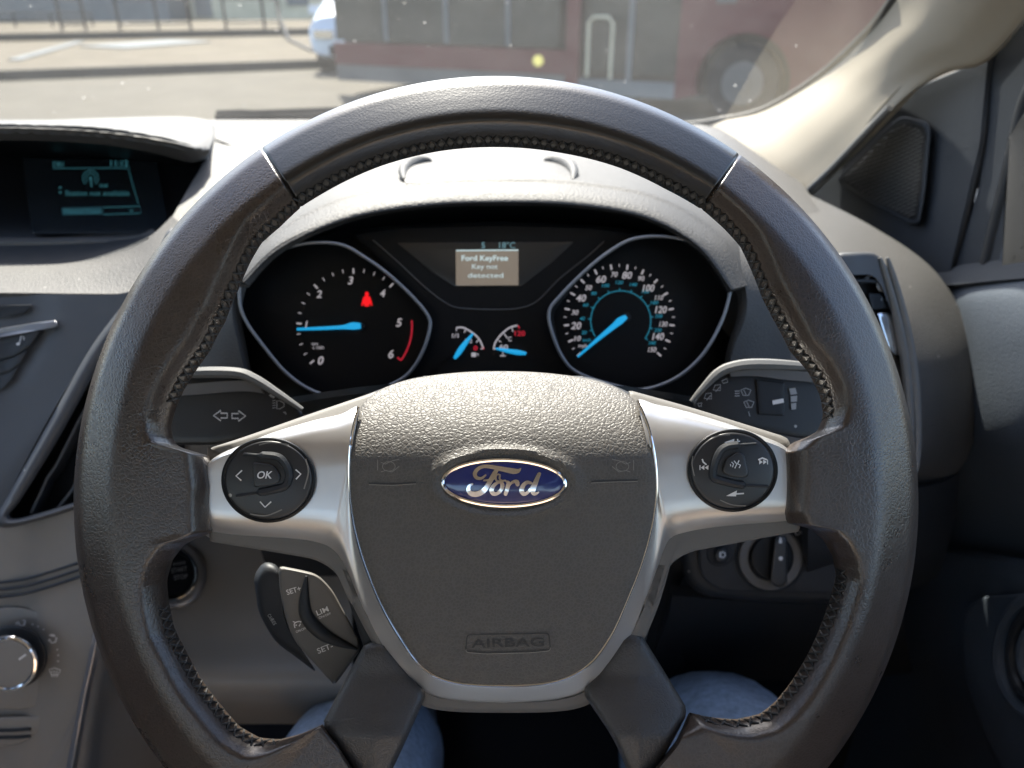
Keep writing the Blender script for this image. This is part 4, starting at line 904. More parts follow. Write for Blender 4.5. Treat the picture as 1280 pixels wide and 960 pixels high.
def J(pts): return [(800+x*.375, 300+y*.375) for x, y in pts]
m.poly(J([(441, 535), (478, 528), (480, 542), (443, 549)]))
m.build('ring_mark', .4505, INK, rst, lift=.0006)
m = Marks()
for q in ([(497, 495), (518, 493), (524, 513), (502, 516)], [(502, 521), (524, 519), (523, 538), (503, 540)], [(503, 545), (521, 543), (520, 564), (505, 566)]): m.poly(J(q))
m.build('speed_bars', .452, INK_DIM, rst, lift=.0012)
m = Marks()
for ox, oy in ((352, 508), (362, 548)):
    m.line(J([(ox-16, oy-8), (ox, oy-14), (ox+18, oy-8), (ox+10, oy+10), (ox-8, oy+10)]), 1.2, True); m.line(J([(ox+2, oy+8), (ox-6, oy-8)]), 1.0)
for y in (504, 512, 520): m.line(J([(316, y), (332, y-1)]), 1.2)
m.line(J([(362, 572), (366, 588)]), 1.0)
for ox, oy in ((228, 520), (258, 492)):
    m.line(J([(ox-14, oy+8), (ox-8, oy-8), (ox+10, oy-10), (ox+10, oy+10)]), 1.1, True); m.line(J([(ox-6, oy+14), (ox+8, oy-2)]), 1.0)
m.line(J([(192, 545), (206, 543), (204, 554), (196, 554)]), 1.1, True); m.line(J([(272, 470), (290, 462), (292, 474), (278, 478)]), 1.1, True)
m.build('wiper_symbols', .452, INK_DIM, rst, lift=.0012)
# =================================================================== CAR SHELL
def Dx(px, py, x=.40): return (px, py, x*FPX/(px-640))
def WP(px, py, off=0., x=.40): q = Dx(px, py, x); return C(q[0], q[1], q[2]+off)
def atd(pts, x=.40): return [Dx(px, py, x) for px, py in pts]
# ---- right windscreen pillar
cabin = thing('car_cabin', Vector((-.37, .3, .42)), 'car cabin with cream windscreen pillar, dusty windscreen and grey driver door', 'car cabin')
def part(name, loc, label=None):
    o = bpy.data.objects.new(name, None); COL.objects.link(o); o.empty_display_size = .05; o.parent = cabin; o.location = Vector(loc)-wpos(cabin)
    if label: o['label'] = label
    return o
pil = part('windscreen_pillar', C(1000, 240, .95))
PO = [(880, 158, 1.10), (900, 150, 1.08), (945, 141, 1.04), (985, 122, 1.0), (1025, 96, .95), (1060, 66, .88), (1095, 30, .80), (1122, -6, .74), (1160, -70, .66), (1230, -200, .56), (1330, -420, .46)]
PI = [(985, 250, .90), (1010, 243, .88), (1042, 213, .85), (1085, 168, .80), (1120, 131, .76), (1148, 108, .73), (1185, 88, .69), (1232, 74, .645), (1290, 10, .58), (1400, -130, .48), (1530, -340, .40)]
def mixp(a, b, t, push): return tuple(a[k]+(b[k]-a[k])*t+(push if k == 2 else 0) for k in range(3))
loft([[mixp(a, b, -.04, .02) for a, b in zip(PO, PI)], PO, [mixp(a, b, .12, -.012) for a, b in zip(PO, PI)], [mixp(a, b, .35, -.03) for a, b in zip(PO, PI)], [mixp(a, b, .6, -.028) for a, b in zip(PO, PI)], [mixp(a, b, .85, -.012) for a, b in zip(PO, PI)], PI, [mixp(a, b, 1.03, .012) for a, b in zip(PO, PI)]], 60, 40, .012).build('pillar_skin', BEIGE, pil)
mb = MB(); mb.tube([C(x, y, d+.006) for x, y, d in cat([(790, 154, 1.12), (850, 157, 1.11), (900, 151, 1.075), (945, 141.5, 1.035), (985, 122, .995), (1025, 95, .945), (1060, 64, .875), (1095, 28, .795), (1122, -8, .735)], 40)], .0055, 8); mb.build('screen_seal', DEEP, pil)
mb = MB(); mb.tube([C(x, y, d-.004) for x, y, d in cat([(1008, 240, .875), (1042, 208, .845), (1085, 163, .795), (1112, 135, .765)], 30)], .0035, 8); mb.build('pillar_edge', GREYTRIM, pil)
# ---- door
door = part('door', C(1230, 900, .66), 'dark grey driver door with mesh tweeter panel')
SAILM = mat('sail_plastic', (.024, .028, .034), .6, spec=.2, grain=[('crease', 420, .5)])
def sail(name, pts, m, off, th=.01, bevel=3, parent=door, rings=6):
    return slab(pts, lambda px, py: .40*FPX/(px-640)+off, th, bevel=bevel, rings=rings).build(name, m, parent)
sail('mirror_panel', cat(rounded([(1000, 262), (1005, 244), (1060, 200), (1148, 108), (1236, 72), (1226, 180), (1186, 350), (1150, 340), (1090, 296)], 6), 90, True), SAILM, .012, .02)
GRO = cat(rounded([(1044, 225), (1105, 162), (1127, 144), (1160, 152), (1164, 165), (1157, 240), (1150, 280), (1138, 281), (1090, 255)], 10), 90, True)
sail('grille_frame', GRO, SAILM, -.004, .02, bevel=5)
GRI = cat(rounded([(1050, 225), (1108, 166), (1128, 151), (1156, 158), (1158, 168), (1151, 240), (1146, 274), (1138, 275), (1092, 250)], 8), 90, True)
gr = sail('speaker_grille', GRI, BLACK, -.0052, .004, bevel=1)
def inside(x, y, P):
    r = False; n = len(P)
    for i in range(n):
        (a, b), (c, d) = P[i], P[i-1]
        if (b > y) != (d > y) and x < (c-a)*(y-b)/(d-b)+a: r = not r
    return r
GRS = [(1101+(x-1101)*.95, 215+(y-215)*.95) for x, y in GRI]
mb = MB()
for k in range(-30, 40):
    c = [];
    for j in range(0, 60):
        x = 1040+j*2.2; y = 225+k*5.0-(x-1100)*.42+.35*math.sin(j*1.9+k*1.3)+6*math.sin((x-1040)/45)
        if inside(x, y, GRS): c.append((x, y))
        else:
            if len(c) > 2: mb.tube([WP(a, b, -.0060) for a, b in c], .0008, 5)
            c = []
    if len(c) > 2: mb.tube([WP(a, b, -.0060) for a, b in c], .0008, 5)
mb.build('grille_mesh', GREYTRIM, door)
# rubber seal and window run
for pts, r, m_, nm, off in (([(1290, 0), (1258, 44), (1238, 80), (1229, 180), (1206, 280), (1188, 345)], .0030, DEEP, 'door_seal', .010), ([(1318, 60), (1284, 130), (1268, 200), (1248, 280), (1236, 330)], .0075, PANEL_DARK, 'window_run', .018), ([(1330, 100), (1296, 160), (1280, 220), (1264, 290), (1254, 330)], .0035, DOORMAT, 'window_run', .016)):
    mb = MB(); mb.tube([WP(x, y, off, .405) for x, y in cat(pts, 40)], r, 12); mb.build(nm, m_, door)
sail('frame_panel', cat(rounded([(1236, 72), (1330, -60), (1420, 100), (1400, 330), (1186, 352), (1222, 240)], 6), 60, True), SAILM, .020, .02, bevel=8)
sail('window_glass', cat(rounded([(1262, 170), (1330, 60), (1420, 60), (1420, 340), (1252, 340)], 4), 60, True), SCREEN, .012, .005, bevel=1)
# door card: sill, padded upper panel, lower card
def DL(rows, name, m, nu=40, nv=30, th=.008):
    return loft([[Dx(px, py, x) for px, py, x in r] for r in rows], nu, nv, th).build(name, m, door)
DL([[(1140, 300, .425), (1180, 318, .425), (1230, 312, .425), (1300, 302, .425), (1400, 290, .425)], [(1140, 330, .41), (1180, 334, .41), (1230, 330, .41), (1300, 322, .41), (1400, 312, .41)], [(1140, 352, .405), (1180, 356, .40), (1230, 352, .398), (1300, 346, .398), (1400, 338, .398)]], 'door_sill', SAILM)
DL([[(1140, 352, .42), (1185, 355, .412), (1230, 350, .406), (1300, 344, .404), (1400, 336, .404)], [(1150, 400, .412), (1190, 380, .402), (1235, 375, .394), (1300, 370, .390), (1400, 362, .390)], [(1170, 470, .405), (1205, 450, .396), (1245, 440, .388), (1300, 432, .384), (1400, 425, .384)],
    [(1150, 560, .41), (1195, 560, .400), (1245, 550, .392), (1300, 540, .388), (1400, 530, .388)], [(1120, 640, .44), (1180, 640, .432), (1240, 640, .426), (1300, 640, .424), (1400, 640, .424)], [(1120, 690, .45), (1180, 690, .45), (1240, 700, .45), (1300, 708, .45), (1400, 715, .45)]], 'door_pad', DOORMAT, 50, 50)
DL([[(1080, 640, .455), (1150, 671, .44), (1180, 682, .436), (1230, 690, .432), (1300, 702, .43), (1400, 712, .43)], [(1080, 690, .45), (1150, 690, .43), (1180, 700, .425), (1230, 710, .42), (1300, 722, .418), (1400, 735, .418)], [(1050, 800, .45), (1130, 800, .435), (1180, 800, .43), (1230, 800, .425), (1300, 800, .42), (1400, 800, .42)],
    [(1040, 1100, .44), (1120, 1100, .43), (1180, 1100, .425), (1230, 1100, .42), (1300, 1100, .42), (1400, 1100, .42)]], 'lower_card', DOORMAT, 50, 40)
sp = [(1203, 790), (1207, 765), (1222, 750), (1250, 744), (1330, 748), (1400, 820), (1420, 1000), (1300, 1040), (1262, 980), (1228, 910), (1206, 840)]
slab(cat(sp, 90, True), lambda px, py: .42*FPX/(px-640)-.012, .02, bevel=4, rings=5).build('speaker_surround', DOORMAT, door)
for k, (rx, ry) in enumerate(((62, 78), (48, 62), (36, 46))):
    ringtube(ell(1312, 820, rx, ry, 60), lambda px, py: .42*FPX/(px-640)-.016-.002*k, .006-.0012*k, 8).build('speaker_ring', DOORMAT if k != 1 else PANEL_DARK, door)
# ---- floor, bulkhead and the rest of the shell that shades the cabin
def bpart(name, m, c, s):
    mb = MB(); mb.box(c, *s); return mb.build(name, m, cabin)
bpart('floor', CARPET, (-.37, -.35, .42), (1.72, 3.2, .02)); bpart('bulkhead', DEEP, (-.37, 1.13, .80), (1.68, .02, .74))
for s in (-1, 1):
    bpart('dark_band_frame', PANEL_DARK, (-.37+.83*s, -.85, 1.66), (.05, 2.1, .28)); bpart('centre_pillar', PANEL_DARK, (-.37+.845*s, -.42, 1.36), (.05, .16, .36))  # unseen dark upper frames added to put a dark band in rim reflections
bpart('sun_gap_filler', DEEP, (.415, .90, .79), (.13, .40, .68))  # hidden box added to stop sun leaking past the dash end
bpart('rear_bounce_wall', HEADLINER, (-.37, -1.95, .93), (1.7, .05, 1.0))  # unseen; height and cream cloth set to warm the light on the wheel
for s in (-1, 1):
    bpart('rear_bounce_side', HEADLINER, (-.37+.86*s, -1.3, .80), (.05, 1.35, .76)); bpart('rear_pillar', HEADLINER, (-.37+.84*s, -.75, 1.48), (.06, .14, .62))  # unseen rear sides given cream cloth to bounce warm light forward
bpart('door_shell', DOORMAT, (.50, .12, .82), (.05, 1.5, .76)); bpart('passenger_door', DOORMAT, (-1.20, .2, .82), (.06, 1.9, .78))
# ---- windscreen, roof, far pillar and doors: they let in and hold back the light
roofz = 1.80
def shellmat_glass():
    m = bpy.data.materials.new('dusty_windscreen_glass'); m.use_nodes = True; t = m.node_tree; N, K = t.nodes, t.links; N.clear()
    out = N.new('ShaderNodeOutputMaterial'); tr = N.new('ShaderNodeBsdfTransparent'); gl = N.new('ShaderNodeBsdfGlossy'); df = N.new('ShaderNodeBsdfDiffuse'); tl = N.new('ShaderNodeBsdfTranslucent')
    tr.inputs[0].default_value = (.93, .95, .94, 1); gl.inputs['Roughness'].default_value = .02; df.inputs[0].default_value = (.75, .74, .70, 1); tl.inputs[0].default_value = (.75, .74, .70, 1)
    tc = N.new('ShaderNodeTexCoord'); nz = N.new('ShaderNodeTexNoise'); nz.inputs['Scale'].default_value = 9; nz.inputs['Detail'].default_value = 8; nz.inputs['Roughness'].default_value = .75
    vo = N.new('ShaderNodeTexVoronoi'); vo.inputs['Scale'].default_value = 70
    for n in (nz, vo): K.new(tc.outputs['Object'], n.inputs['Vector'])
    se = N.new('ShaderNodeSeparateColor'); K.new(vo.outputs['Color'], se.inputs[0])
    mul = N.new('ShaderNodeMath'); mul.operation = 'MULTIPLY'; mul.inputs[1].default_value = .13; K.new(se.outputs[0], mul.inputs[0])
    lt = N.new('ShaderNodeMath'); lt.operation = 'LESS_THAN'; K.new(vo.outputs['Distance'], lt.inputs[0]); K.new(mul.outputs[0], lt.inputs[1])
    g = N.new('ShaderNodeMath'); g.operation = 'GREATER_THAN'; g.inputs[1].default_value = .72; K.new(se.outputs[1], g.inputs[0])
    sp_ = N.new('ShaderNodeMath'); sp_.operation = 'MULTIPLY'; K.new(lt.outputs[0], sp_.inputs[0]); K.new(g.outputs[0], sp_.inputs[1])
    mr = N.new('ShaderNodeMapRange'); mr.inputs[1].default_value = .35; mr.inputs[2].default_value = .75; mr.inputs[3].default_value = DUST0; mr.inputs[4].default_value = DUST1; K.new(nz.outputs['Fac'], mr.inputs[0])
    ma = N.new('ShaderNodeMath'); ma.operation = 'MULTIPLY_ADD'; ma.inputs[1].default_value = .35; K.new(sp_.outputs[0], ma.inputs[0]); K.new(mr.outputs[0], ma.inputs[2])
    dd = N.new('ShaderNodeMixShader'); dd.inputs[0].default_value = .65; K.new(df.outputs[0], dd.inputs[1]); K.new(tl.outputs[0], dd.inputs[2])
    m1 = N.new('ShaderNodeMixShader'); K.new(ma.outputs[0], m1.inputs[0]); K.new(tr.outputs[0], m1.inputs[1]); K.new(dd.outputs[0], m1.inputs[2])
    fr = N.new('ShaderNodeFresnel'); fr.inputs[0].default_value = 1.35; fm = N.new('ShaderNodeMath'); fm.operation = 'MULTIPLY'; fm.inputs[1].default_value = .22; K.new(fr.outputs[0], fm.inputs[0])
    m2 = N.new('ShaderNodeMixShader'); K.new(fm.outputs[0], m2.inputs[0]); K.new(m1.outputs[0], m2.inputs[1]); K.new(gl.outputs[0], m2.inputs[2]); K.new(m2.outputs[0], out.inputs[0])
    return m
DUST0, DUST1 = .008, .034
GLASS = shellmat_glass()
A0, A1 = C(640, 155, 1.19), Vector((0, .12, roofz))
rows = []
for k in range(9):
    t = k/8; y = A0.y+(A1.y-A0.y)*t; z = A0.z-.02+(A1.z-A0.z+.02)*t+.05*math.sin(math.pi*t)
    hw = .84-.13*t
    rows.append([Vector((-.37+hw*s, y-.10*s*s, z-.02*s*s)) for s in [j/10-1 for j in range(21)]])
mb = MB(); mb.grid(rows); ws = mb.build('windscreen', GLASS, cabin)
mb = MB(); rws = []
for k in range(9):
    t = k/8; y = .32-2.2*t; hw = .76
    rws.append([Vector((-.37+hw*s, y, roofz+.05*math.sin(math.pi*min(1, t+.1))-.06*s*s)) for s in [j/10-1 for j in range(21)]])
mb.grid(rws); mb.grid([[p+Vector((0, 0, .03)) for p in r] for r in rws]); mb.build('roof', HEADLINER, cabin)
lp_ = MB(); lp_.tube([Vector((-1.14, 1.12, 1.22)), Vector((-1.08, .70, 1.52)), Vector((-1.04, .12, 1.78))], .045, 10); lp_.build('windscreen_pillar', BEIGE, cabin)
# ---- driver's seat, out of view: added in tan to bounce warm light
SEATM = mat('tan_bounce_cloth', (.55, .40, .28), .85, grain=[('noise', 700, .4)], mottle=.15)
seat = thing('bounce_seat', Vector((.02, -.2, .44)), 'unseen driver seat coloured tan to bounce warm light at the wheel', 'car seat')
def cushion(name, pts, r):      # superellipse loaf along a path: (centre, half width, half thickness)
    rows = []
    for k, (c, hw, ht, up) in enumerate(pts):
        c = Vector(c); u = Vector(up).normalized()
        rows.append([c+Vector((1, 0, 0))*hw*abs(math.cos(q))**.45*(1 if math.cos(q) > 0 else -1)+u*ht*abs(math.sin(q))**.6*(1 if math.sin(q) > 0 else -1) for q in [2*math.pi*j/36 for j in range(36)]])
    mb = MB(); mb.grid(rows, True); mb.f += [tuple(range(36)), tuple(range((len(rows)-1)*36, len(rows)*36))]; mb.mi += [0, 0]
    return mb.build(name, SEATM, seat)
cushion('seat_cushion', [((.02, y, .58+.02*math.sin(y*6)), .26*s, .09*s, (0, 0, 1)) for y, s in ((-.42, .7), (-.38, .95), (-.2, 1), (0, 1), (.12, .97), (.19, .8), (.22, .5))], 0)
cushion('backrest', [((.02, -.36-.30*(z-.62), z), .27*s, .08*s, (0, 1, .3)) for z, s in ((.60, .6), (.64, .9), (.8, 1), (1.0, 1), (1.15, .95), (1.24, .8), (1.28, .5))], 0)
cushion('headrest', [((.02, -.58-.15*(z-1.33), z), .14*s, .055*s, (0, 1, .2)) for z, s in ((1.33, .6), (1.36, .9), (1.45, 1), (1.52, .85), (1.55, .5))], 0)
# ---- driver: jeans-clad legs
def person():
    bm = bmesh.new(); lay = bm.verts.layers.skin.new()
    def V(p, r):
        v = bm.verts.new(p); v[lay].radius = (r, r*.95); return v
    pel = V(Vector((.02, -.16, .80)), .15); pel[lay].use_root = True
    top = V(Vector((.02, -.24, .92)), .145); bm.edges.new((pel, top))
    for s, kn in ((-1, C(436, 948, .60)), (1, C(922, 930, .60))):
        hip = V(Vector((.02+.10*s, -.10, .79)), .105)
        a = hip.co.lerp(kn, .35); b = hip.co.lerp(kn, .75)
        m1 = V(a+Vector((0, 0, .025)), .092); m2 = V(b+Vector((0, 0, .02)), .075); k = V(kn+Vector((0, .0, -.012)), .066)
        k2 = V(kn+Vector((0, .055, -.055)), .062); c = V(kn+Vector((.0, .16, -.20)), .058); an = V(kn+Vector((.01*s, .27, -.40)), .046); ft = V(kn+Vector((.02*s, .37, -.43)), .042); toe = V(kn+Vector((.03*s, .47, -.40)), .03)
        for u, v in zip((pel, hip, m1, m2, k, k2, c, an, ft), (hip, m1, m2, k, k2, c, an, ft, toe)): bm.edges.new((u, v))
    me = bpy.data.meshes.new('person'); bm.to_mesh(me); bm.free()
    o = bpy.data.objects.new('skin_draft', me); COL.objects.link(o)
    o.modifiers.new('s', 'SKIN').use_smooth_shade = True
    sub = o.modifiers.new('u', 'SUBSURF'); sub.levels = sub.render_levels = 3
    bpy.context.view_layer.update()
    me2 = bpy.data.meshes.new_from_object(o.evaluated_get(bpy.context.evaluated_depsgraph_get())); bpy.data.objects.remove(o)
    mb = MB(); mb.add([v.co.copy() for v in me2.vertices], [tuple(p.vertices) for p in me2.polygons])
    # soft folds in the cloth
    root = thing('person', Vector((.02, -.1, .44)), 'seated driver, only blue jeans knees showing below the wheel', 'person')
    for i, v in enumerate(mb.v):
        q = math.sin(v.x*70+v.y*46+1.5*math.sin(v.y*23))*math.sin(v.y*61-v.x*25+math.sin(v.x*40)); mb.v[i] = v+Vector((0, -.001*q, .0032*q+.0018*math.sin(v.x*150-v.z*90)))
    mb.build('jeans', DENIM, root, sharp=180)
person()
# ---- wiper outside
WIPERM = mat('wiper_rubber', (.02, .02, .02), .95, spec=.03)
wp = thing('wiper', C(350, 148, 1.27), 'black wiper blade resting at the foot of the windscreen', 'wiper')
mb = MB(); mb.tube([C(x, y, d) for x, y, d in cat([(272, 144, 1.30), (340, 141.5, 1.30), (430, 138, 1.29), (560, 134, 1.27)], 20)], [.008, .008, .008]+[.006]*17, 8); mb.build('wiper_arm', WIPERM, wp)
mb = MB(); mb.tube([C(x, y, d) for x, y, d in cat([(270, 147, 1.29), (400, 145, 1.29), (560, 141, 1.27)], 20)], .006, 6); mb.build('wiper_blade', WIPERM, wp)

# =================================================================== OUTSIDE
def ext(name, col, rough=.85, grain=None, mottle=.15, spec=.08, mscale=1.1, **k): return mat(name, col, rough, grain=grain, mottle=mottle*2.4, spec=spec, mscale=mscale, **k)
ROADM = ext('worn_asphalt', (.080, .072, .056), .8, [('noise', 40, .4)], .18)
PAVE = ext('pale_pavement', (.105, .090, .066), .85, [('noise', 30, .3)], .18)
SAND = ext('dusty_ground', (.115, .096, .066), .9, [('noise', 20, .4)], .2)
KERB = ext('kerb_stone', (.055, .052, .045), .8)
WALLC = ext('cream_render', (.62, .54, .38), .8); WALLD = ext('grey_render', (.16, .17, .17), .8)
IRON = ext('black_railing_paint', (.018, .020, .020), .5)
REDP = mat('dark_red_coachwork', (.095, .005, .016), .3, coat=.3, mottle=.35, mscale=1.6); BUSG = mat('coach_glass', (.030, .036, .034), .2, mottle=.9, mscale=1.7)  # blotches in the glass colour are painted reflections
WHITEP = mat('white_car_paint', (.62, .66, .72), .25, coat=.4); RUB = mat('tyre_rubber', (.015, .015, .016), .8); ALLOY = mat('wheel_alloy', (.13, .125, .12), .5, metal=.4)
AMBER = mat('amber_lens', (.6, .5, .12), .3, emit=L((225, 215, 130)))
HEDGE = mat('hedge_leaves', (.05, .085, .03), .8, mottle=.6, grain=[('noise', 6, 1)])
mb = MB(); mb.add([(-150, -60, 0), (150, -60, 0), (150, 240, 0), (-150, 240, 0)], [(0, 1, 2, 3)]); tag(mb.build('ground', SAND), kind='structure')
k1a, k1b = G(-60, 103), G(430, 84); k1d = (k1b-k1a).normalized(); k1n = Vector((-k1d.y, k1d.x, 0))
def strip(name, m, p, q, w, z, kind='structure', ext_=60):
    d = (q-p).normalized(); n = Vector((-d.y, d.x, 0)); a, b = p-d*ext_, q+d*ext_
    mb = MB(); v = [a, b, b+n*w, a+n*w]; mb.add([Vector((x.x, x.y, .004)) for x in v]+[Vector((x.x, x.y, z)) for x in v], [(4, 5, 6, 7), (0, 1, 5, 4), (1, 2, 6, 5), (2, 3, 7, 6), (3, 0, 4, 7)])
    return tag(mb.build(name, m), kind=kind)
strip('road', ROADM, k1a-k1n*16, k1b-k1n*16, 15.85, .008)
strip('kerb', KERB, k1a-k1n*.15, k1b-k1n*.15, .18, .16)
strip('traffic_island', PAVE, k1a+k1n*.04, k1b+k1n*.04, 8.6, .14)
k2a, k2b = G(-60, 53), G(430, 43)
strip('far_kerb', KERB, k2a, k2b, .2, .20)
strip('pavement', PAVE, k2a+(k2b-k2a).normalized().cross(Vector((0, 0, -1)))*.22, k2b+(k2b-k2a).normalized().cross(Vector((0, 0, -1)))*.22, 9, .16)
# low knee rail on the left
def railing(name, pts_px, base_py, top, posts, label, rails, group, r=.03):
    base = [G(px, base_py(px)) for px in posts]; t = thing(name, base[len(base)//2], label, 'railing', group)
    for p in base:
        mb = MB(); mb.tube([p, p+Vector((0, 0, top))], r, 8); mb.build('post', IRON, t)
    for h in rails:
        mb = MB(); mb.tube([base[0]+Vector((0, 0, h)), base[-1]+Vector((0, 0, h))], r*.9, 8); mb.build('rail', IRON, t)
railing('knee_rail', None, lambda px: 41-.01*px, .62, [-120, -75, -28, 22, 68, 118], 'low black knee rail along the far pavement', [.6, .42], None)
def guard(posts, label):
    base = [G(px, 47-.014*px) for px in posts]; t = thing('guard_railing', base[0], label, 'railing', 'pedestrian railings along the far kerb')
    for p in base:
        mb = MB(); mb.tube([p, p+Vector((0, 0, 1.9))], .045, 8); mb.build('post', IRON, t)
    for h in (.35, 1.05, 1.80):
        mb = MB(); mb.tube([base[0]+Vector((0, 0, h)), base[-1]+Vector((0, 0, h))], .028, 8); mb.build('rail', IRON, t)
guard([80, 110], 'narrow black railing panel left of the cream vans'); guard([152, 200, 240], 'wide black railing panel before the cream building'); guard([284, 332, 352], 'black railing panel nearest the white car')
# fallen cycle-rack hoop on the island
hp = MB(); hp.tube([G(348, 44)+Vector((0, 0, 1.4)), G(352, 46)+Vector((0, 0, .6)), G(362, 58)+Vector((0, 0, .15)), G(392, 74)+Vector((0, 0, .14))], .05, 8); tag(hp.build('leaning_post', IRON), 'bent dark post leaning towards the white car', 'post')
for a, b, lab in (((18, 76), (100, 53), 'long thin dark strap lying on the traffic island'), ((128, 60), (236, 52), 'flat dark grey mat lying on the traffic island')):
    p, q = G(*a, .14), G(*b, .14); mb = MB(); d = (q-p).normalized(); n = Vector((-d.y, d.x, 0))
    w = .22 if a[0] < 50 else 1.5
    mb.box((p+q)/2+Vector((0, 0, .016)), (q-p).length, w, .025, (d, n, Vector((0, 0, 1)))); tag(mb.build('strap' if a[0] < 50 else 'ground_mat', WALLD), lab, 'strap' if a[0] < 50 else 'mat')
# buildings and vehicles at the back
def building(x0, x1, y, h, m, label, wins):
    t = thing('building', Vector(((x0+x1)/2, y, 0)), label, 'building')
    mb = MB(); mb.box(((x0+x1)/2, y+4, h/2), x1-x0, 8, h); mb.build('wall', m, t)
    for a, b, z0, z1 in wins:
        mb = MB(); mb.box(((a+b)/2, y-.03, (z0+z1)/2), b-a, .1, z1-z0); mb.build('window', WALLD, t)
building(-32, -15.5, 39, 6, WALLD, 'long grey building behind the knee rail', [(-30, -28, 1, 2.6), (-25, -23, 1, 2.6)])
building(-15.2, -8.2, 41, 6, WALLC, 'cream rendered building with dark windows behind the railings', [(-15, -14.2, .1, 2.0), (-10.6, -9.6, .6, 1.4), (-13.6, -12.4, 1.6, 2.4)])
building(-8, 4, 43, 6, WALLD, 'grey building behind the white car', [(-7, -5, 1, 2.4)])
building(16, 40, 40, 5, ext('pale_grey_render', (.50, .50, .46), .8), 'pale grey low building beyond the bus', [(20, 23, 1, 2.4), (28, 31, 1, 2.4)])
for i in range(3):
    rnd = random.Random(i+3); t = thing('hedge_bush', Vector((8+4.0*i, 31, 0)), ['rounded green bush right behind the bus roof', 'middle green bush between two others beyond the bus', 'outermost green bush beyond the bus near the pillar'][i], 'bush', 'bushes beyond the bus')
    mb = MB()
    for k in range(420):
        th, ph, rr = rnd.random()*6.283, math.acos(rnd.uniform(-.3, 1)), rnd.uniform(.75, 1.05)
        p = Vector((8+4.0*i+1.9*rr*math.sin(ph)*math.cos(th), 31+1.4*rr*math.sin(ph)*math.sin(th), .4+1.7*rr*max(0, math.cos(ph))))
        a = Vector((rnd.gauss(0, 1), rnd.gauss(0, 1), rnd.gauss(0, 1))).normalized(); b = a.orthogonal().normalized()
        s = rnd.uniform(.12, .26); mb.add([p-a*s, p+b*s*.6, p+a*s, p-b*s*.6], [(0, 1, 2, 3)])
    mb.build('foliage', HEDGE, t); mb = MB(); mb.tube([(8+4.0*i, 31, 0), (8+4.0*i, 31, 1.2)], .12, 8); mb.build('stem', KERB, t)
# ---- red bus, side on, front to the right
b0, b1 = Vector((-2.52, 12.0, 0)), Vector((4.0, 8.8, 0)); bd = (b1-b0).normalized(); bn = Vector((bd.y, -bd.x, 0)); BLn = (b1-b0).length
bus = thing('bus', (b0+b1)/2, 'dark red bus standing across the road with its doorway open', 'bus')
def BP(u, v, z): return b0+bd*u+bn*v+Vector((0, 0, z))      # u along, v towards us
def bpanel(name, u0, u1, z0, z1, v, m, parent=bus, th=.06):
    mb = MB(); mb.box(BP((u0+u1)/2, v-th/2, (z0+z1)/2), u1-u0, th, z1-z0, (bd, bn, Vector((0, 0, 1)))); return mb.build(name, m, parent)
DOORU = (3.75, 4.95)
mb = MB(); mb.box(BP(BLn/2, -1.35, 1.75), BLn, 2.2, 2.4, (bd, bn, Vector((0, 0, 1)))); mb.box(BP(BLn/2, -1.35, .42), BLn*.98, 2.1, .4, (bd, bn, Vector((0, 0, 1))))
body = mb.build('body', mat('coach_painted_shade', (.03, .028, .028), .5), bus)  # body dark grey instead of red: its shade is put into the colour
bpanel('side_panel', 0, 3.55, .20, .42, -.02, ext('coach_skirt', (.16, .15, .14), .5)); bpanel('side_band', 0, 3.55, .42, .70, 0, REDP)
w_ = bpanel('window', .05, 3.45, .73, 2.2, -.01, BUSG)
for u in (.9, 1.85, 2.75): bpanel('pillar', u-.03, u+.03, .73, 2.2, .01, WALLD, w_)
bpanel('roof_band', 0, BLn, 2.2, 2.95, 0, REDP); bpanel('door_post', 3.55, 3.72, .20, 2.2, .01, REDP)
df_ = bpanel('door', 3.75, 4.32, .45, 2.2, -.10, BUSG); bpanel('door', 4.38, 4.92, .45, 2.2, -.10, BUSG); bpanel('door_mullion', 4.32, 4.38, .35, 2.2, -.04, WALLD, df_)
bpanel('step', 3.72, 4.95, .20, .38, .0, WALLD)
mb = MB(); mb.tube([BP(3.86, .06, .42), BP(3.86, .06, 1.02), BP(3.92, .06, 1.08), BP(4.10, .06, 1.08), BP(4.16, .06, 1.02), BP(4.16, .06, .4)], .022, 8); mb.build('handrail', WALLC, bus)
# front body with an arch cut over the wheel
WU, WZ, WR = 5.72, .41, .41
prof = [(4.95, .20)]+[(WU+(WR+.12)*math.cos(R(a)), max(.20, WZ+(WR+.12)*math.sin(R(a)))) for a in range(196, -17, -8)]+[(6.9, .20), (7.25, .30), (7.55, 1.0), (7.62, 1.55), (7.4, 2.2), (4.95, 2.2)]
mb = MB(); tri = tessellate_polygon([[Vector((u, z, 0)) for u, z in prof]]); n_ = len(prof)
mb.add([BP(u, .0, z) for u, z in prof]+[BP(u, -.25, z) for u, z in prof], [tuple(t) for t in tri]+[tuple(i+n_ for i in t) for t in tri]+[(i, (i+1) % n_, (i+1) % n_+n_, i+n_) for i in range(n_)]); mb.build('front_body', REDP, bus, sharp=30)
bpanel('front_window', 6.35, 7.3, 1.45, 2.15, .02, ext('painted_sunlit_glass', (.42, .43, .42), .3))  # pale copy of the coach glass, sunlight painted into its colour
wl = MB(); wl.tube([BP(WU, -.28, WZ), BP(WU, -.06, WZ)], WR, 28); wheel_o = wl.build('wheel', RUB, bus)
wl = MB(); wl.tube([BP(WU, -.07, WZ), BP(WU, -.035, WZ)], WR*.58, 24); wl.build('rim', ALLOY, wheel_o); wl = MB(); wl.tube([BP(WU, -.06, WZ), BP(WU, .0, WZ)], WR*.22, 16); wl.build('hub', ALLOY, wheel_o)
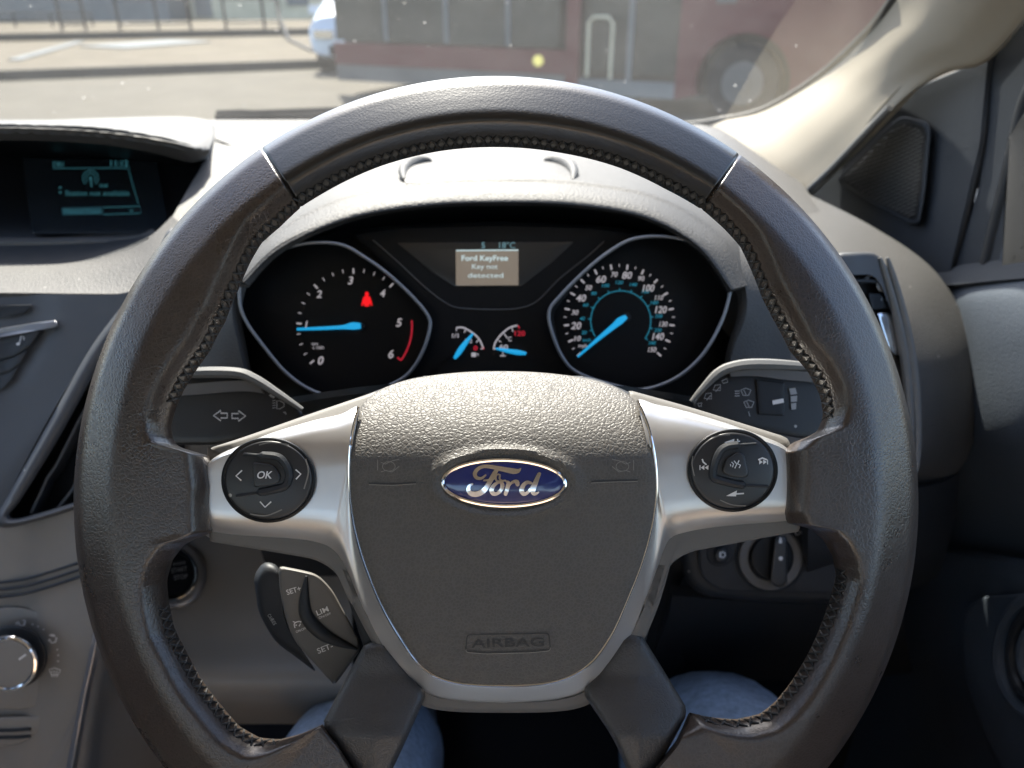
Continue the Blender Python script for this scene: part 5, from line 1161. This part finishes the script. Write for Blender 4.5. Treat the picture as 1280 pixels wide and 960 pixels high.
mb = MB(); mb.tube([BP(3.18, -.01, .57), BP(3.18, .03, .57)], .065, 16); mb.build('side_lamp', AMBER, bus)
mb = MB(); mb.box(BP(5.45, .015, 1.30), .22, .02, .12, (bd, bn, Vector((0, 0, 1)))); mb.build('fuel_flap', ALLOY, bus)
# ---- white car partly hidden by the bus
cb = G(412, 93); car = thing('car', cb, 'white car seen nose-on beside the left end of the bus', 'car')
def CP(x, y, z): return Vector((cb.x+x, cb.y+y, z))
secs = [(-.0, .80, .30, .62), (.10, .86, .24, .95), (.7, .88, .22, 1.15), (1.0, .88, .22, 1.20), (1.7, .78, .22, 1.72), (2.8, .76, .22, 1.76), (3.9, .84, .22, 1.05), (4.2, .80, .3, .95)]
rows = []
for y, w, z0, z1 in secs:
    q = []
    for k in range(24):
        a = 2*math.pi*k/24; c, s = math.cos(a), math.sin(a)
        q.append(CP(.55+w*abs(c)**.5*(1 if c > 0 else -1), y, (z0+z1)/2+(z1-z0)/2*abs(s)**.6*(1 if s > 0 else -1)))
    rows.append(q)
mb = MB(); mb.grid(rows, True); mb.f += [tuple(range(24)), tuple(range((len(rows)-1)*24, len(rows)*24))]; mb.mi += [0, 0]; mb.build('body', WHITEP, car)
mb = MB(); mb.grid([[CP(.55-.78+1.56*j/6, 1.0, 1.24) for j in range(7)], [CP(.55-.68+1.36*j/6, 1.58, 1.66) for j in range(7)]]); mb.build('windscreen', BUSG, car)
for s in (-1, 1):
    mb = MB(); mb.box(CP(.55+.58*s, -.02, .66), .34, .12, .13); mb.build('headlight', CHROME, car)
    mb = MB(); mb.tube([CP(.55+.62*s, .8, .31), CP(.55+.86*s, .8, .31)], .31, 20); mb.build('wheel', RUB, car)
    mb = MB(); mb.box(CP(.55+.98*s, 1.25, 1.02), .2, .12, .14); mb.build('mirror', WHITEP, car)
mb = MB(); mb.box(CP(.55, -.01, .40), 1.0, .1, .16); mb.build('grille', IRON, car)

# =================================================================== LIGHT, CAMERA
SUN_EL, SUN_AZ = 49, -12          # azimuth measured from straight ahead, positive to the right
sd = bpy.data.lights.new('sun', 'SUN'); sd.energy = 3.7; sd.angle = R(.53); sd.color = (1, .94, .83)
so = bpy.data.objects.new('sun', sd); COL.objects.link(so)
sv = Vector((math.sin(R(SUN_AZ))*math.cos(R(SUN_EL)), math.cos(R(SUN_AZ))*math.cos(R(SUN_EL)), math.sin(R(SUN_EL))))
so.rotation_euler = (-sv).to_track_quat('-Z', 'Y').to_euler(); so.location = sv*20
w = bpy.data.worlds.new('World'); SC.world = w; w.use_nodes = True
sk = w.node_tree.nodes.new('ShaderNodeTexSky'); sk.sky_type = 'NISHITA'; sk.sun_disc = False
sk.sun_elevation = R(SUN_EL); sk.sun_rotation = R(SUN_AZ); sk.dust_density = 2; sk.ozone_density = 1
bgn = w.node_tree.nodes['Background']; bgn.inputs[1].default_value = .12; w.node_tree.links.new(sk.outputs[0], bgn.inputs[0])
cd = bpy.data.cameras.new('camera'); co = bpy.data.objects.new('camera', cd); COL.objects.link(co); SC.camera = co
cd.sensor_width = 36; cd.lens = FPX/1280*36; cd.clip_start = .01; cd.clip_end = 600
co.matrix_world = Matrix(((AX.x, AU.x, -AF.x, EYE.x), (AX.y, AU.y, -AF.y, EYE.y), (AX.z, AU.z, -AF.z, EYE.z), (0, 0, 0, 1)))
cd.dof.use_dof = True; cd.dof.focus_distance = .352; cd.dof.aperture_fstop = 9.2
SC.view_settings.view_transform = 'Standard'; SC.view_settings.look = 'None'; SC.view_settings.exposure = EXPOSURE; SC.view_settings.gamma = 1
SC.cycles.max_bounces = 10; SC.cycles.diffuse_bounces = 5; SC.cycles.glossy_bounces = 5; SC.cycles.transparent_max_bounces = 12; SC.cycles.use_denoising = True
SC.cycles.sample_clamp_indirect = 6
